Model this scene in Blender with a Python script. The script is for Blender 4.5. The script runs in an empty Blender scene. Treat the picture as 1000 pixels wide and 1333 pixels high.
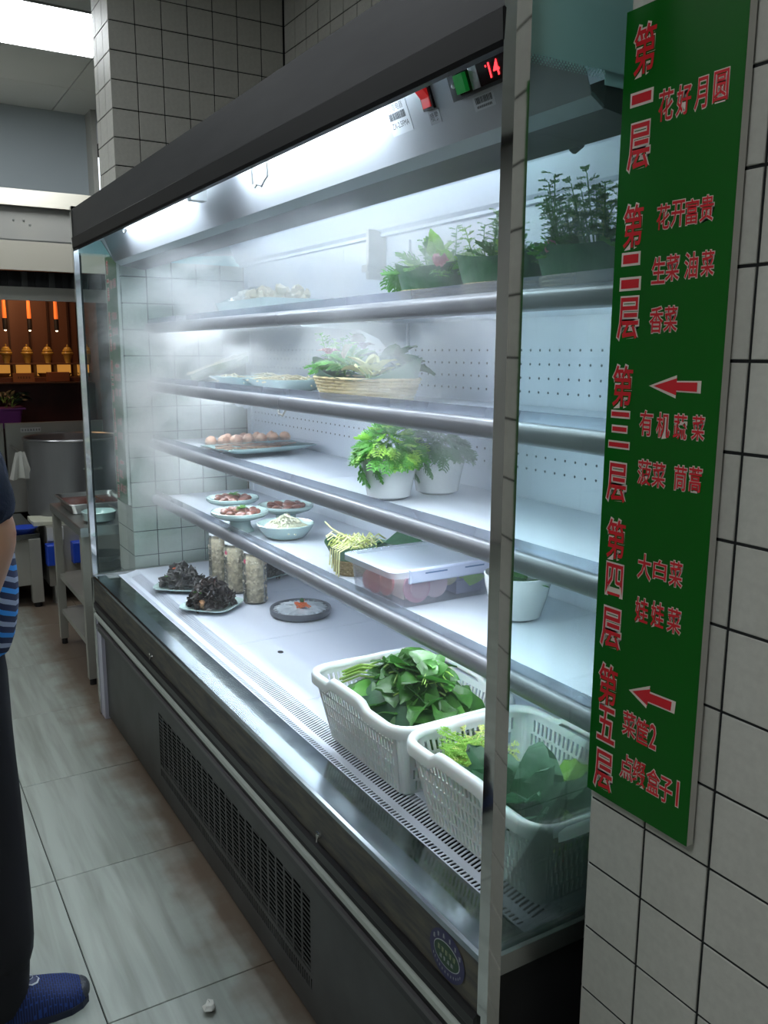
import bpy, bmesh, math, random
from mathutils import Vector, Matrix, Euler
PI = math.pi
random.seed(7)
S = bpy.context.scene
COL = S.collection

# ------------------------------------------------------------------ camera
cam_d = bpy.data.cameras.new('camera'); cam = bpy.data.objects.new('camera', cam_d); COL.objects.link(cam)
cam_d.sensor_fit = 'VERTICAL'; cam_d.sensor_height = 24.0; cam_d.lens = 1115.08 / 1333.0 * 24.0
cam_d.clip_start = 0.02; cam_d.clip_end = 60
_r = Vector((0.5131893, 0.85826472, 0.00429119)); _u = Vector((-0.15958056, 0.09050434, 0.98302747)); _f = Vector((-0.84330942, 0.50516398, -0.18340822))
m = Matrix(((_r.x, _u.x, -_f.x, 0.88293756), (_r.y, _u.y, -_f.y, -0.69655227), (_r.z, _u.z, -_f.z, 1.44800827), (0, 0, 0, 1)))
cam.matrix_world = m
S.camera = cam
# ------------------------------------------------------------------ world, exposure
W = bpy.data.worlds.new('world'); S.world = W; W.use_nodes = True
W.node_tree.nodes['Background'].inputs[0].default_value = (0.75, 0.8, 0.85, 1)
W.node_tree.nodes['Background'].inputs[1].default_value = 0.15
S.view_settings.view_transform = 'Standard'; S.view_settings.look = 'None'
S.view_settings.exposure = 0.12; S.view_settings.gamma = 1.0; S.view_settings.use_curve_mapping = False
cy = S.cycles
cy.use_denoising = True
cy.max_bounces = 7; cy.diffuse_bounces = 3; cy.glossy_bounces = 4; cy.transmission_bounces = 4; cy.volume_bounces = 1
cy.transparent_max_bounces = 16; cy.sample_clamp_indirect = 4.0
cy.volume_step_rate = 2.0; cy.volume_max_steps = 64
cy.caustics_reflective = False; cy.caustics_refractive = False
# strengths of what gives off light (used by the lamp builders below)
E_TUBE = 60.0       # cabinet lamp tubes
E_INNER = 30.0      # lamp behind the air outlet
E_SHELF = 48.0       # strips under the shelves; the lower three are unseen additions
E_CEIL = 16.5       # kitchen ceiling panels

# ------------------------------------------------------------------ materials
MATS = {}
def mat(name, col, rough=0.5, metal=0.0, spec=0.5, emit=None, estr=0.0, bump=None, vary=None, coat=0.0, sss=0.0, alpha=None, trans=0.0, aniso=None):
    """bump=(scale,strength[,stretch]); vary=(scale, other colour, contrast[, stretch])"""
    if name in MATS: return MATS[name]
    M = bpy.data.materials.new(name); M.use_nodes = True; nt = M.node_tree; b = nt.nodes['Principled BSDF']
    b.inputs['Base Color'].default_value = (*col, 1); b.inputs['Roughness'].default_value = rough; b.inputs['Metallic'].default_value = metal
    b.inputs['Specular IOR Level'].default_value = spec
    if coat: b.inputs['Coat Weight'].default_value = coat; b.inputs['Coat Roughness'].default_value = 0.08
    if sss: b.inputs['Subsurface Weight'].default_value = sss; b.inputs['Subsurface Scale'].default_value = 0.01
    if trans: b.inputs['Transmission Weight'].default_value = trans
    if emit: b.inputs['Emission Color'].default_value = (*emit, 1); b.inputs['Emission Strength'].default_value = estr
    def coords(stretch):
        tc = nt.nodes.new('ShaderNodeTexCoord'); mp = nt.nodes.new('ShaderNodeMapping'); nt.links.new(tc.outputs['Object'], mp.inputs[0])
        mp.inputs['Scale'].default_value = stretch; return mp
    if bump:
        mp = coords(bump[2] if len(bump) > 2 else (1, 1, 1))
        n = nt.nodes.new('ShaderNodeTexNoise'); n.inputs['Scale'].default_value = bump[0]; n.inputs['Detail'].default_value = 3
        bp = nt.nodes.new('ShaderNodeBump'); bp.inputs['Strength'].default_value = bump[1]; bp.inputs['Distance'].default_value = 0.004
        nt.links.new(mp.outputs[0], n.inputs[0]); nt.links.new(n.outputs[0], bp.inputs['Height']); nt.links.new(bp.outputs[0], b.inputs['Normal'])
    if vary:
        mp = coords(vary[3] if len(vary) > 3 else (1, 1, 1))
        n = nt.nodes.new('ShaderNodeTexNoise'); n.inputs['Scale'].default_value = vary[0]; n.inputs['Detail'].default_value = 5
        r = nt.nodes.new('ShaderNodeValToRGB'); c = vary[2]
        r.color_ramp.elements[0].position = 0.5 - c; r.color_ramp.elements[1].position = 0.5 + c
        r.color_ramp.elements[0].color = (*col, 1); r.color_ramp.elements[1].color = (*vary[1], 1)
        nt.links.new(mp.outputs[0], n.inputs[0]); nt.links.new(n.outputs[0], r.inputs[0]); nt.links.new(r.outputs[0], b.inputs['Base Color'])
    if alpha is not None: b.inputs['Alpha'].default_value = alpha
    MATS[name] = M; return M

def glass_mat(name, tint, haze, gloss=0.08, hazecol=(0.7, 0.8, 0.8)):
    M = bpy.data.materials.new(name); M.use_nodes = True; nt = M.node_tree; N = nt.nodes; L = nt.links
    N.remove(N['Principled BSDF']); out = N['Material Output']
    t = N.new('ShaderNodeBsdfTransparent'); t.inputs[0].default_value = (*tint, 1)
    d = N.new('ShaderNodeBsdfDiffuse'); d.inputs[0].default_value = (*hazecol, 1)
    g = N.new('ShaderNodeBsdfGlossy'); g.inputs['Roughness'].default_value = 0.02
    n = N.new('ShaderNodeTexNoise'); n.inputs['Scale'].default_value = 3.0
    tc = N.new('ShaderNodeTexCoord'); mp = N.new('ShaderNodeMapping'); mp.inputs['Scale'].default_value = (1, 2.5, 0.6)
    L.new(tc.outputs['Object'], mp.inputs[0]); L.new(mp.outputs[0], n.inputs[0])
    mr = N.new('ShaderNodeMapRange'); mr.inputs[1].default_value = 0.3; mr.inputs[2].default_value = 0.7; mr.inputs[3].default_value = haze * 0.4; mr.inputs[4].default_value = haze * 1.6
    L.new(n.outputs[0], mr.inputs[0])
    m1 = N.new('ShaderNodeMixShader'); L.new(mr.outputs[0], m1.inputs[0]); L.new(t.outputs[0], m1.inputs[1]); L.new(d.outputs[0], m1.inputs[2])
    fr = N.new('ShaderNodeFresnel'); fr.inputs[0].default_value = 1.3
    mu = N.new('ShaderNodeMath'); mu.operation = 'MULTIPLY'; mu.inputs[1].default_value = gloss * 10; mu.use_clamp = True
    L.new(fr.outputs[0], mu.inputs[0])
    m2 = N.new('ShaderNodeMixShader'); L.new(mu.outputs[0], m2.inputs[0]); L.new(m1.outputs[0], m2.inputs[1]); L.new(g.outputs[0], m2.inputs[2])
    L.new(m2.outputs[0], out.inputs[0]); MATS[name] = M; return M

tile_m = mat('tile_glaze', (0.56, 0.55, 0.50), 0.5, bump=(60, 0.15), vary=(90, (0.47, 0.46, 0.42), 0.3))
grout_m = mat('grout', (0.012, 0.013, 0.014), 0.9)
steel = mat('brushed_steel', (0.55, 0.56, 0.55), 0.32, 1.0, bump=(30, 0.05, (1, 1, 8)), vary=(4, (0.42, 0.43, 0.42), 0.3))
steel_dk = mat('dull_steel', (0.44, 0.43, 0.38), 0.42, 0.45, vary=(5, (0.34, 0.33, 0.30), 0.3))
mirror = mat('polished_steel', (0.72, 0.73, 0.72), 0.05, 1.0, bump=(14, 0.02), vary=(7, (0.58, 0.58, 0.57), 0.2))
gutter = mat('wet_mirror_steel', (0.42, 0.47, 0.47), 0.12, 1.0, vary=(16, (0.22, 0.25, 0.25), 0.25, (1, 1, 1)), bump=(40, 0.06))
sill_m = mat('sill_steel', (0.34, 0.39, 0.44), 0.2, 1.0, vary=(14, (0.26, 0.31, 0.36), 0.3, (1, 2, 1)))
dark = mat('charcoal_sheet', (0.085, 0.088, 0.088), 0.42, 0.3, vary=(8, (0.04, 0.04, 0.038), 0.3))
dirt = mat('dirty_charcoal', (0.05, 0.05, 0.05), 0.5, 0.2, vary=(18, (0.11, 0.10, 0.075), 0.12, (0.6, 1, 4)))
black = mat('black_plastic', (0.006, 0.006, 0.007), 0.35)
blackm = mat('matt_black', (0.012, 0.012, 0.014), 0.6)
greyline = mat('grey_profile', (0.10, 0.095, 0.10), 0.45)
strip_m = mat('pale_bumper', (0.42, 0.46, 0.42), 0.5)
fascia = mat('brushed_fascia', (0.035, 0.035, 0.038), 0.5, 0.3, spec=0.2, vary=(5, (0.022, 0.022, 0.025), 0.3, (1, 1, 6)))
fascia2 = mat('black_fascia_lip', (0.008, 0.008, 0.009), 0.5, 0.0, spec=0.15)
white = mat('white_sheet', (0.78, 0.84, 0.93), 0.32, vary=(3, (0.74, 0.80, 0.90), 0.3))
deckm = mat('deck_sheet', (0.70, 0.75, 0.85), 0.28, vary=(2.5, (0.63, 0.68, 0.79), 0.3))
lamp_panel = mat('lamp_panel', (0.50, 0.52, 0.56), 0.35, 0.3)
pale_edge = mat('outlet_edge', (0.45, 0.53, 0.55), 0.4)
outlet_m = mat('air_outlet', (0.15, 0.155, 0.16), 0.55)
rail_m = mat('shelf_rail_grey', (0.20, 0.205, 0.23), 0.30, 0.1, vary=(20, (0.26, 0.265, 0.29), 0.3, (0.3, 1, 1)))
lip_m = glass_mat('clear_lip', (0.86, 0.9, 0.95), 0.28, 0.06, (0.6, 0.63, 0.75))
glass = glass_mat('side_glass', (0.86, 0.95, 0.94), 0.06, 0.08, (0.45, 0.58, 0.56))
glass_far = glass_mat('side_glass_far', (0.90, 0.97, 0.96), 0.02, 0.05, (0.45, 0.58, 0.58))
holem = mat('dark_hole', (0.06, 0.07, 0.09), 0.9)
green_m = mat('sign_green', (0.0, 0.10, 0.003), 0.3, spec=0.3)
red_m = mat('sign_red', (0.62, 0.010, 0.02), 0.3)
outline_m = mat('sign_outline', (0.72, 0.62, 0.56), 0.4)
foam = mat('foam_board', (0.62, 0.60, 0.55), 0.7)
porc = mat('celadon_porcelain', (0.56, 0.74, 0.72), 0.15, coat=0.4)
porcw = mat('white_porcelain', (0.84, 0.87, 0.88), 0.12, coat=0.5)
basket_m = mat('white_plastic', (0.80, 0.85, 0.84), 0.35, sss=0.1)
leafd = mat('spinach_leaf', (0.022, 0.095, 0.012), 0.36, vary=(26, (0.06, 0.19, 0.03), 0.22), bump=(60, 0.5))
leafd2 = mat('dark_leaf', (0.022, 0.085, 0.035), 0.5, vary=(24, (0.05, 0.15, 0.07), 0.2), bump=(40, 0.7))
leafm = mat('mid_leaf', (0.06, 0.23, 0.03), 0.45, vary=(20, (0.13, 0.36, 0.06), 0.3))
leafl = mat('light_leaf', (0.20, 0.42, 0.05), 0.45, vary=(20, (0.38, 0.58, 0.12), 0.3), bump=(50, 0.5))
leafy = mat('yellow_leaf', (0.50, 0.62, 0.12), 0.45, vary=(20, (0.68, 0.74, 0.3), 0.3))
stem_m = mat('pale_stem', (0.30, 0.50, 0.10), 0.4)
creamv = mat('cream_sprout', (0.80, 0.80, 0.42), 0.45)
wick = mat('wicker', (0.62, 0.50, 0.26), 0.6, vary=(40, (0.45, 0.35, 0.17), 0.3))
wickd = mat('wicker_brown', (0.36, 0.27, 0.14), 0.6, vary=(40, (0.24, 0.17, 0.08), 0.3))
leafwrap = mat('leaf_wrap', (0.03, 0.11, 0.05), 0.5, vary=(6, (0.06, 0.18, 0.08), 0.2, (14, 14, 1)))
orange = mat('carrot', (0.85, 0.20, 0.06), 0.5)
pinkv = mat('pink_stem', (0.62, 0.22, 0.28), 0.45)
fungus = mat('black_fungus', (0.018, 0.015, 0.015), 0.28, vary=(30, (0.05, 0.035, 0.03), 0.3))
meat = mat('braised_meat', (0.13, 0.045, 0.03), 0.3, vary=(25, (0.27, 0.11, 0.08), 0.2), coat=0.3)
rice = mat('pale_shreds', (0.80, 0.80, 0.60), 0.4)
pickle = mat('pickled_white', (0.88, 0.78, 0.56), 0.4, vary=(55, (0.50, 0.42, 0.28), 0.12), bump=(40, 1.0))
stone = mat('dark_stone_dish', (0.05, 0.06, 0.07), 0.3, vary=(6, (0.12, 0.13, 0.15), 0.2))
jelly = mat('pale_slices', (0.78, 0.84, 0.88), 0.25, vary=(12, (0.50, 0.56, 0.60), 0.12))
shrimp = mat('pink_prawn', (0.72, 0.36, 0.24), 0.35, vary=(20, (0.75, 0.55, 0.42), 0.3))
film = glass_mat('cling_film', (0.96, 0.98, 0.99), 0.03, 0.08)
jar_g = glass_mat('jar_plastic', (0.98, 0.98, 0.97), 0.02, 0.08)
box_m = glass_mat('frosted_box', (0.95, 0.96, 0.98), 0.12, 0.05, (0.85, 0.86, 0.92))
lid_m = mat('box_lid', (0.70, 0.80, 0.93), 0.2, alpha=0.45)
floor_m = None

def floor_mat():
    M = bpy.data.materials.new('travertine_tile'); M.use_nodes = True; nt = M.node_tree; N = nt.nodes; L = nt.links; b = N['Principled BSDF']
    g = N.new('ShaderNodeNewGeometry'); oi = N.new('ShaderNodeObjectInfo')
    mp = N.new('ShaderNodeMapping'); mp.inputs['Scale'].default_value = (0.7, 10.0, 1); L.new(g.outputs['Position'], mp.inputs[0])
    ml = N.new('ShaderNodeMath'); ml.operation = 'MULTIPLY'; ml.inputs[1].default_value = 37.0; L.new(oi.outputs['Random'], ml.inputs[0])
    n = N.new('ShaderNodeTexNoise'); n.noise_dimensions = '4D'; n.inputs['Scale'].default_value = 3.2; n.inputs['Detail'].default_value = 8; n.inputs['Distortion'].default_value = 0.5
    L.new(mp.outputs[0], n.inputs['Vector']); L.new(ml.outputs[0], n.inputs['W'])
    r = N.new('ShaderNodeValToRGB'); e = r.color_ramp.elements
    e[0].position = 0.32; e[0].color = (0.19, 0.205, 0.18, 1); e[1].position = 0.60; e[1].color = (0.28, 0.305, 0.275, 1)
    L.new(n.outputs[0], r.inputs[0])
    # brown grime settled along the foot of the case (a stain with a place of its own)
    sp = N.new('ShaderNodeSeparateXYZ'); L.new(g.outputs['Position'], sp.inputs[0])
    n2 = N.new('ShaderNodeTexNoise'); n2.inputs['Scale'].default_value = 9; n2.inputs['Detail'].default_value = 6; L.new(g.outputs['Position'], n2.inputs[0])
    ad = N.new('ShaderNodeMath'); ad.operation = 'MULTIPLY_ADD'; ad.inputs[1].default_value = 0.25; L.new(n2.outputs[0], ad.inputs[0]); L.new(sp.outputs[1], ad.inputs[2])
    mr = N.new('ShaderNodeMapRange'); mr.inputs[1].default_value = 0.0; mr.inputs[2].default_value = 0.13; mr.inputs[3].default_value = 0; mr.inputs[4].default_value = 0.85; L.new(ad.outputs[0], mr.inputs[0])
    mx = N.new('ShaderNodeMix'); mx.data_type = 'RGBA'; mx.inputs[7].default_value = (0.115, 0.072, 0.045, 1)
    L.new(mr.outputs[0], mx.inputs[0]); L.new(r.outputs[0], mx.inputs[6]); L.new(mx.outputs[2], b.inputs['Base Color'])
    b.inputs['Roughness'].default_value = 0.42
    MATS['floor'] = M; return M
floor_m = floor_mat()

def add_translucent(M, col, k):
    nt = M.node_tree; N = nt.nodes; L = nt.links; b = N['Principled BSDF']; out = N['Material Output']
    t = N.new('ShaderNodeBsdfTranslucent'); t.inputs[0].default_value = (*col, 1); mx = N.new('ShaderNodeMixShader'); mx.inputs[0].default_value = k
    L.new(b.outputs[0], mx.inputs[1]); L.new(t.outputs[0], mx.inputs[2]); L.new(mx.outputs[0], out.inputs[0])
add_translucent(basket_m, (0.8, 0.9, 0.87), 0.15)
for m_ in (leafd, leafm, leafl, leafd2, leafy): add_translucent(m_, tuple(min(1, c * 2.2) for c in m_.node_tree.nodes['Principled BSDF'].inputs['Base Color'].default_value[:3]), 0.25)
# ------------------------------------------------------------------ mesh helpers
class MB:
    def __init__(s): s.v = []; s.f = []
    def add(s, vs, fs):
        o = len(s.v); s.v += [tuple(v) for v in vs]; s.f += [tuple(i + o for i in f) for f in fs]; return s
    def box(s, x0, x1, y0, y1, z0, z1):
        v = [(x, y, z) for x in (x0, x1) for y in (y0, y1) for z in (z0, z1)]
        return s.add(v, [(0, 1, 3, 2), (4, 6, 7, 5), (0, 4, 5, 1), (2, 3, 7, 6), (0, 2, 6, 4), (1, 5, 7, 3)])
    def bevbox(s, x0, x1, y0, y1, z0, z1, b=0.003, axis='y', sgn=-1):
        # slab with a chamfered face towards sgn*axis: 5+4+1 faces
        ax = 'xyz'.index(axis); o = [i for i in range(3) if i != ax]; lo = (x0, y0, z0); hi = (x1, y1, z1)
        f = lo[ax] if sgn < 0 else hi[ax]; k = hi[ax] if sgn < 0 else lo[ax]; mid = f - sgn * b
        def ring(c, ins):
            out = []
            for (a, d) in ((0, 0), (1, 0), (1, 1), (0, 1)):
                p = [0, 0, 0]; p[ax] = c
                p[o[0]] = (hi[o[0]] - ins) if a else (lo[o[0]] + ins); p[o[1]] = (hi[o[1]] - ins) if d else (lo[o[1]] + ins); out.append(p)
            return out
        v = ring(k, 0) + ring(mid, 0) + ring(f, b); fs = [(8, 9, 10, 11), (3, 2, 1, 0)]
        for i in range(4):
            j = (i + 1) % 4; fs += [(i, j, 4 + j, 4 + i), (4 + i, 4 + j, 8 + j, 8 + i)]
        return s.add(v, fs)
    def prism(s, pts, x0, x1):
        """closed profile pts [(y,z)] extruded along x"""
        n = len(pts); v = [(x0, y, z) for y, z in pts] + [(x1, y, z) for y, z in pts]
        return s.add(v, [(i, (i + 1) % n, n + (i + 1) % n, n + i) for i in range(n)] + [tuple(range(n))[::-1], tuple(range(n, 2 * n))])
    def sheet(s, pts, x0, x1, t=0.0012):
        """open profile thickened by t"""
        n = len(pts); ns = []
        for i in range(n):
            a = pts[max(i - 1, 0)]; b = pts[min(i + 1, n - 1)]; d = math.hypot(b[0] - a[0], b[1] - a[1]) or 1
            ns.append((-(b[1] - a[1]) / d * t, (b[0] - a[0]) / d * t))
        return s.prism(list(pts) + [(pts[i][0] + ns[i][0], pts[i][1] + ns[i][1]) for i in reversed(range(n))], x0, x1)
    def lathe(s, prof, c=(0, 0, 0), n=24, sx=1, sy=1, close=False, mod=None):
        v = []
        for r, z in prof:
            for i in range(n):
                a = 2 * PI * i / n; q = mod(a) if mod else 1
                v.append((c[0] + r * q * sx * math.cos(a), c[1] + r * q * sy * math.sin(a), c[2] + z))
        f = [(k * n + i, k * n + (i + 1) % n, (k + 1) * n + (i + 1) % n, (k + 1) * n + i) for k in range(len(prof) - 1) for i in range(n)]
        if prof[0][0] > 1e-6: f.append(tuple(range(n))[::-1])
        if prof[-1][0] > 1e-6 and close: f.append(tuple((len(prof) - 1) * n + i for i in range(n)))
        return s.add(v, f)
    def tube(s, pts, r, n=8, caps=True, closed=False):
        pts = [Vector(p) for p in pts]; m_ = len(pts); rs = r if isinstance(r, (list, tuple)) else [r] * m_
        v = []; up = None
        for i, p in enumerate(pts):
            if closed: t = pts[(i + 1) % m_] - pts[i - 1]
            else: t = pts[min(i + 1, m_ - 1)] - pts[max(i - 1, 0)]
            t = t.normalized() if t.length > 1e-9 else Vector((0, 0, 1))
            if up is None: up = Vector((0, 0, 1)) if abs(t.z) < 0.9 else Vector((1, 0, 0))
            a = t.cross(up).normalized(); b = a.cross(t).normalized(); up = b
            for k in range(n):
                w = 2 * PI * k / n; v.append(p + (a * math.cos(w) + b * math.sin(w)) * rs[i])
        f = []
        for i in range(m_ if closed else m_ - 1):
            j = (i + 1) % m_
            f += [(i * n + k, j * n + k, j * n + (k + 1) % n, i * n + (k + 1) % n) for k in range(n)]
        if caps and not closed: f += [tuple(range(n)), tuple((m_ - 1) * n + k for k in range(n))[::-1]]
        return s.add(v, f)
    def cyl(s, p0, p1, r, n=12): return s.tube([p0, p1], r, n)
    def ball(s, c, r, n=10, m_=6, sx=1, sy=1, sz=1):
        pr = [(r * math.sin(PI * i / m_), -r * math.cos(PI * i / m_) * sz) for i in range(m_ + 1)]
        return s.lathe(pr, c, n, sx, sy)
    def blob(s, c, r, rnd=0.3, n=9, m_=6, sz=1.0):
        v0 = len(s.v); s.ball(c, r, n, m_, sz=sz); C = Vector(c)
        for i in range(v0, len(s.v)):
            d = Vector(s.v[i]) - C; k = 1 + rnd * (random.random() - 0.5) * 2; s.v[i] = tuple(C + d * k)
        return s
    def xf(s, M):
        s.v = [tuple(M @ Vector(v)) for v in s.v]; return s
    def merge(s, o, M=None):
        vs = [M @ Vector(v) for v in o.v] if M else o.v
        return s.add(vs, o.f)
    def mesh(s, name, m_, smooth=False):
        me = bpy.data.meshes.new(name); me.from_pydata(s.v, [], s.f)
        if smooth is not False:
            bm = bmesh.new(); bm.from_mesh(me); bmesh.ops.remove_doubles(bm, verts=bm.verts, dist=1e-6); bmesh.ops.recalc_face_normals(bm, faces=bm.faces); bm.to_mesh(me); bm.free()
            for p in me.polygons: p.use_smooth = True
            me.set_sharp_from_angle(angle=math.radians(smooth if smooth is not True else 40))
        else:
            bm = bmesh.new(); bm.from_mesh(me); bmesh.ops.recalc_face_normals(bm, faces=bm.faces); bm.to_mesh(me); bm.free()
        me.materials.append(m_); me.update(); return me
    def build(s, name, m_, parent=None, smooth=False, loc=None):
        return inst(name, s.mesh(name, m_, smooth), parent, loc)

def inst(name, me, parent=None, loc=None, rot=None, scale=None):
    o = bpy.data.objects.new(name, me); COL.objects.link(o)
    if parent is not None: o.parent = parent
    if loc is not None: o.location = loc
    if rot is not None: o.rotation_euler = rot
    if scale is not None: o.scale = scale if hasattr(scale, '__len__') else (scale,) * 3
    return o
def tag(o, label=None, cat=None, group=None, kind=None):
    if label: o['label'] = label
    if cat: o['category'] = cat
    if group: o['group'] = group
    if kind: o['kind'] = kind
    return o
def thing(name, label, cat, loc=(0, 0, 0), rz=0.0, group=None):
    o = bpy.data.objects.new(name, None); COL.objects.link(o); o.empty_display_size = 0.05
    o.location = loc; o.rotation_euler = (0, 0, rz); return tag(o, label, cat, group)
def copy_tree(o, parent=None):
    c = o.copy(); COL.objects.link(c); c.parent = parent
    for ch in list(o.children): copy_tree(ch, c)
    return c
def structure(o): o['kind'] = 'structure'; return o

# text -> flat mesh, normalised to its own box (unit width/height), lying in the XZ plane facing -Y
_TXT = {}
def glyph(txt, bold=0.0):
    k = (txt, bold)
    if k in _TXT: return _TXT[k]
    cu = bpy.data.curves.new('t', 'FONT'); cu.body = txt; cu.size = 1; cu.offset = bold; cu.resolution_u = 2; cu.align_x = 'CENTER'
    o = bpy.data.objects.new('t', cu); COL.objects.link(o)
    dg = bpy.context.evaluated_depsgraph_get(); me = bpy.data.meshes.new_from_object(o.evaluated_get(dg))
    bpy.data.objects.remove(o); bpy.data.curves.remove(cu)
    v = [tuple(q.co) for q in me.vertices]; f = [tuple(p.vertices) for p in me.polygons]; bpy.data.meshes.remove(me)
    _TXT[k] = (v, f); return _TXT[k]
def faint_mark(seed, cx, cz, w, h, y):
    """a few short strokes where the print is too small to read"""
    R = random.Random(seed); b = MB()
    for k in range(3):
        z = cz - h / 2 + h * (k + 0.5) / 3; l = w * R.uniform(0.5, 0.95)
        b.add([(cx - l / 2, y, z - h * 0.07), (cx + l / 2, y, z - h * 0.07), (cx + l / 2, y, z + h * 0.07), (cx - l / 2, y, z + h * 0.07)], [(0, 1, 2, 3)])
    x = cx + w * R.uniform(-0.25, 0.25)
    return b.add([(x - w * 0.08, y, cz - h / 2), (x + w * 0.08, y, cz - h / 2), (x + w * 0.08, y, cz + h / 2), (x - w * 0.08, y, cz + h / 2)], [(0, 1, 2, 3)])
def text_mb(txt, cx, cz, w, h, y, bold=0.0, shear=0.0, em=None):
    """em=(em_w, em_h) places by font em; else fits the box w x h"""
    v, f = glyph(txt, bold)
    v0, _ = glyph(txt, 0.0)
    xs = [p[0] for p in v0]; ys = [p[1] for p in v0]
    if em: sx, sz = em; mx, my = (min(xs) + max(xs)) / 2, 0.36
    else: sx = (w / (max(xs) - min(xs))) if txt != '1' else h * 0.9; sz = h / (max(ys) - min(ys)); mx, my = (min(xs) + max(xs)) / 2, (min(ys) + max(ys)) / 2
    b = MB(); b.add([(cx + (p[0] - mx) * sx, y, cz + (p[1] - my) * sz) for p in v], f); return b

# ================================================================== SETTING
# floor of 0.6 m tiles, joints along x at y=-0.37 and across at x=-1.43
sub = MB().box(-6.2, 2.2, -3.4, 1.2, -0.05, -0.004).build('floor', grout_m); structure(sub)
ft = MB().bevbox(0.0012, 0.5988, 0.0012, 0.5988, -0.01, 0.0, 0.0012, 'z', 1).mesh('floor_tile', floor_m)
for i in range(-8, 6):
    for j in range(-5, 3):
        inst('tile', ft, sub, (-1.43 + 0.6 * i, -0.37 + 0.6 * j, random.uniform(-0.0004, 0.0004)))
ceil_m = mat('ceiling_board', (0.74, 0.76, 0.74), 0.8, bump=(200, 0.2))
cl = MB()
cb = MB().bevbox(0.003, 0.597, 0.003, 0.597, 2.9, 2.912, 0.002, 'z', -1).mesh('ceiling_board', ceil_m)
clo = MB().box(-6.2, 2.2, -3.4, 1.2, 2.912, 2.96).build('ceiling', mat('ceiling_dark', (0.06, 0.06, 0.06), 0.9)); structure(clo)
for i in range(-8, 9):
    for j in range(-5, 2):
        inst('panel', cb, clo, (-3.87 + 0.6 * i + 1.2, -0.165 + 0.6 * j, 0))
wallm = mat('painted_wall', (0.50, 0.50, 0.47), 0.8)
structure(MB().box(-6.3, -6.2, -3.4, 1.2, 0, 2.95).build('wall_left', mat('far_wall', (0.10, 0.06, 0.045), 0.7)))
structure(MB().box(-6.2, 2.2, -3.5, -3.4, 0, 2.95).build('wall_front', wallm))
structure(MB().box(2.2, 2.3, -3.5, 1.2, 0, 2.95).build('wall_right', wallm))
def tiles_y(parent, x_edges, z0, z1, y, phase=0.03, dz=0.1):
    """tiles facing -y on the plane y; x_edges list of joints"""
    g = 0.0019; cache = {}
    zs = []; z = phase
    while z < z1 + dz:
        zs.append(z); z += dz
    for a, b in zip(x_edges[:-1], x_edges[1:]):
        for z in zs:
            lo, hi = max(z, z0), min(z + dz, z1)
            if hi - lo < 0.012: continue
            k = (round(b - a, 4), round(hi - lo, 4))
            if k not in cache: cache[k] = MB().bevbox(g, b - a - g, 0.004, 0.008, g, hi - lo - g, 0.0008, 'y', -1).mesh('wall_tile', tile_m)
            o = inst('tile', cache[k], parent, (a, y - 0.006 + random.uniform(-0.0003, 0.0003), lo))
def tiles_x(parent, y_edges, z0, z1, x, phase=0.03, dz=0.1):
    g = 0.0019; cache = {}
    zs = []; z = phase
    while z < z1 + dz:
        zs.append(z); z += dz
    for a, b in zip(y_edges[:-1], y_edges[1:]):
        for z in zs:
            lo, hi = max(z, z0), min(z + dz, z1)
            if hi - lo < 0.012: continue
            k = (round(b - a, 4), round(hi - lo, 4))
            if k not in cache: cache[k] = MB().bevbox(0, 0.004, g, b - a - g, g, hi - lo - g, 0.0008, 'x', 1).mesh('wall_tile', tile_m)
            inst('tile', cache[k], parent, (x + 0.0 + random.uniform(-0.0003, 0.0003), a, lo))
# back wall of the alcove
bw = structure(MB().box(-6.2, 2.2, 0.873, 0.95, 0, 2.95).build('wall_back', grout_m))
tiles_y(bw, [-2.53 + 0.1 * i for i in range(0, 27)], 1.93, 2.9, 0.873)
# far pillar
fp = structure(MB().box(-2.78, -2.536, 0.177, 0.873, 0, 2.9).build('trim_1', grout_m))
tiles_x(fp, [0.171 + 0.1 * i for i in range(0, 7)] + [0.867], 0.43, 2.9, -2.536)
tiles_y(fp, [-2.782, -2.73, -2.63, -2.53], 0.13, 2.9, 0.177)
# near pillar
npil = structure(MB().box(0.088, 1.0, 0.121, 0.87, 0, 2.9).build('trim_2', grout_m))
tiles_y(npil, [0.085, 0.183, 0.283, 0.383, 0.483, 0.583, 0.683], 0.04, 2.3, 0.121, 0.04)

for z in range(20):
    for j in range(7):
        o_ = inst('tile', MATS.setdefault('_side', MB().bevbox(-0.004, 0, 0.0019, 0.0981, 0.0019, 0.0981, 0.0008, 'x', -1).mesh('wall_tile', tile_m)), npil, (0.087, 0.121 + 0.1 * j, 0.04 + 0.1 * z))
# ================================================================== THE CASE
F = thing('refrigerated_display_case', 'long black and white open refrigerated display case with misty shelves between tiled pillars', 'refrigerator')
XF, XN = -2.5, 0.0       # far and near inner ends
def part(mb, name, m_, parent=None, smooth=False, label=None):
    o = mb.build(name, m_, parent or F, smooth)
    if label: o['label'] = label
    return o
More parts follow.
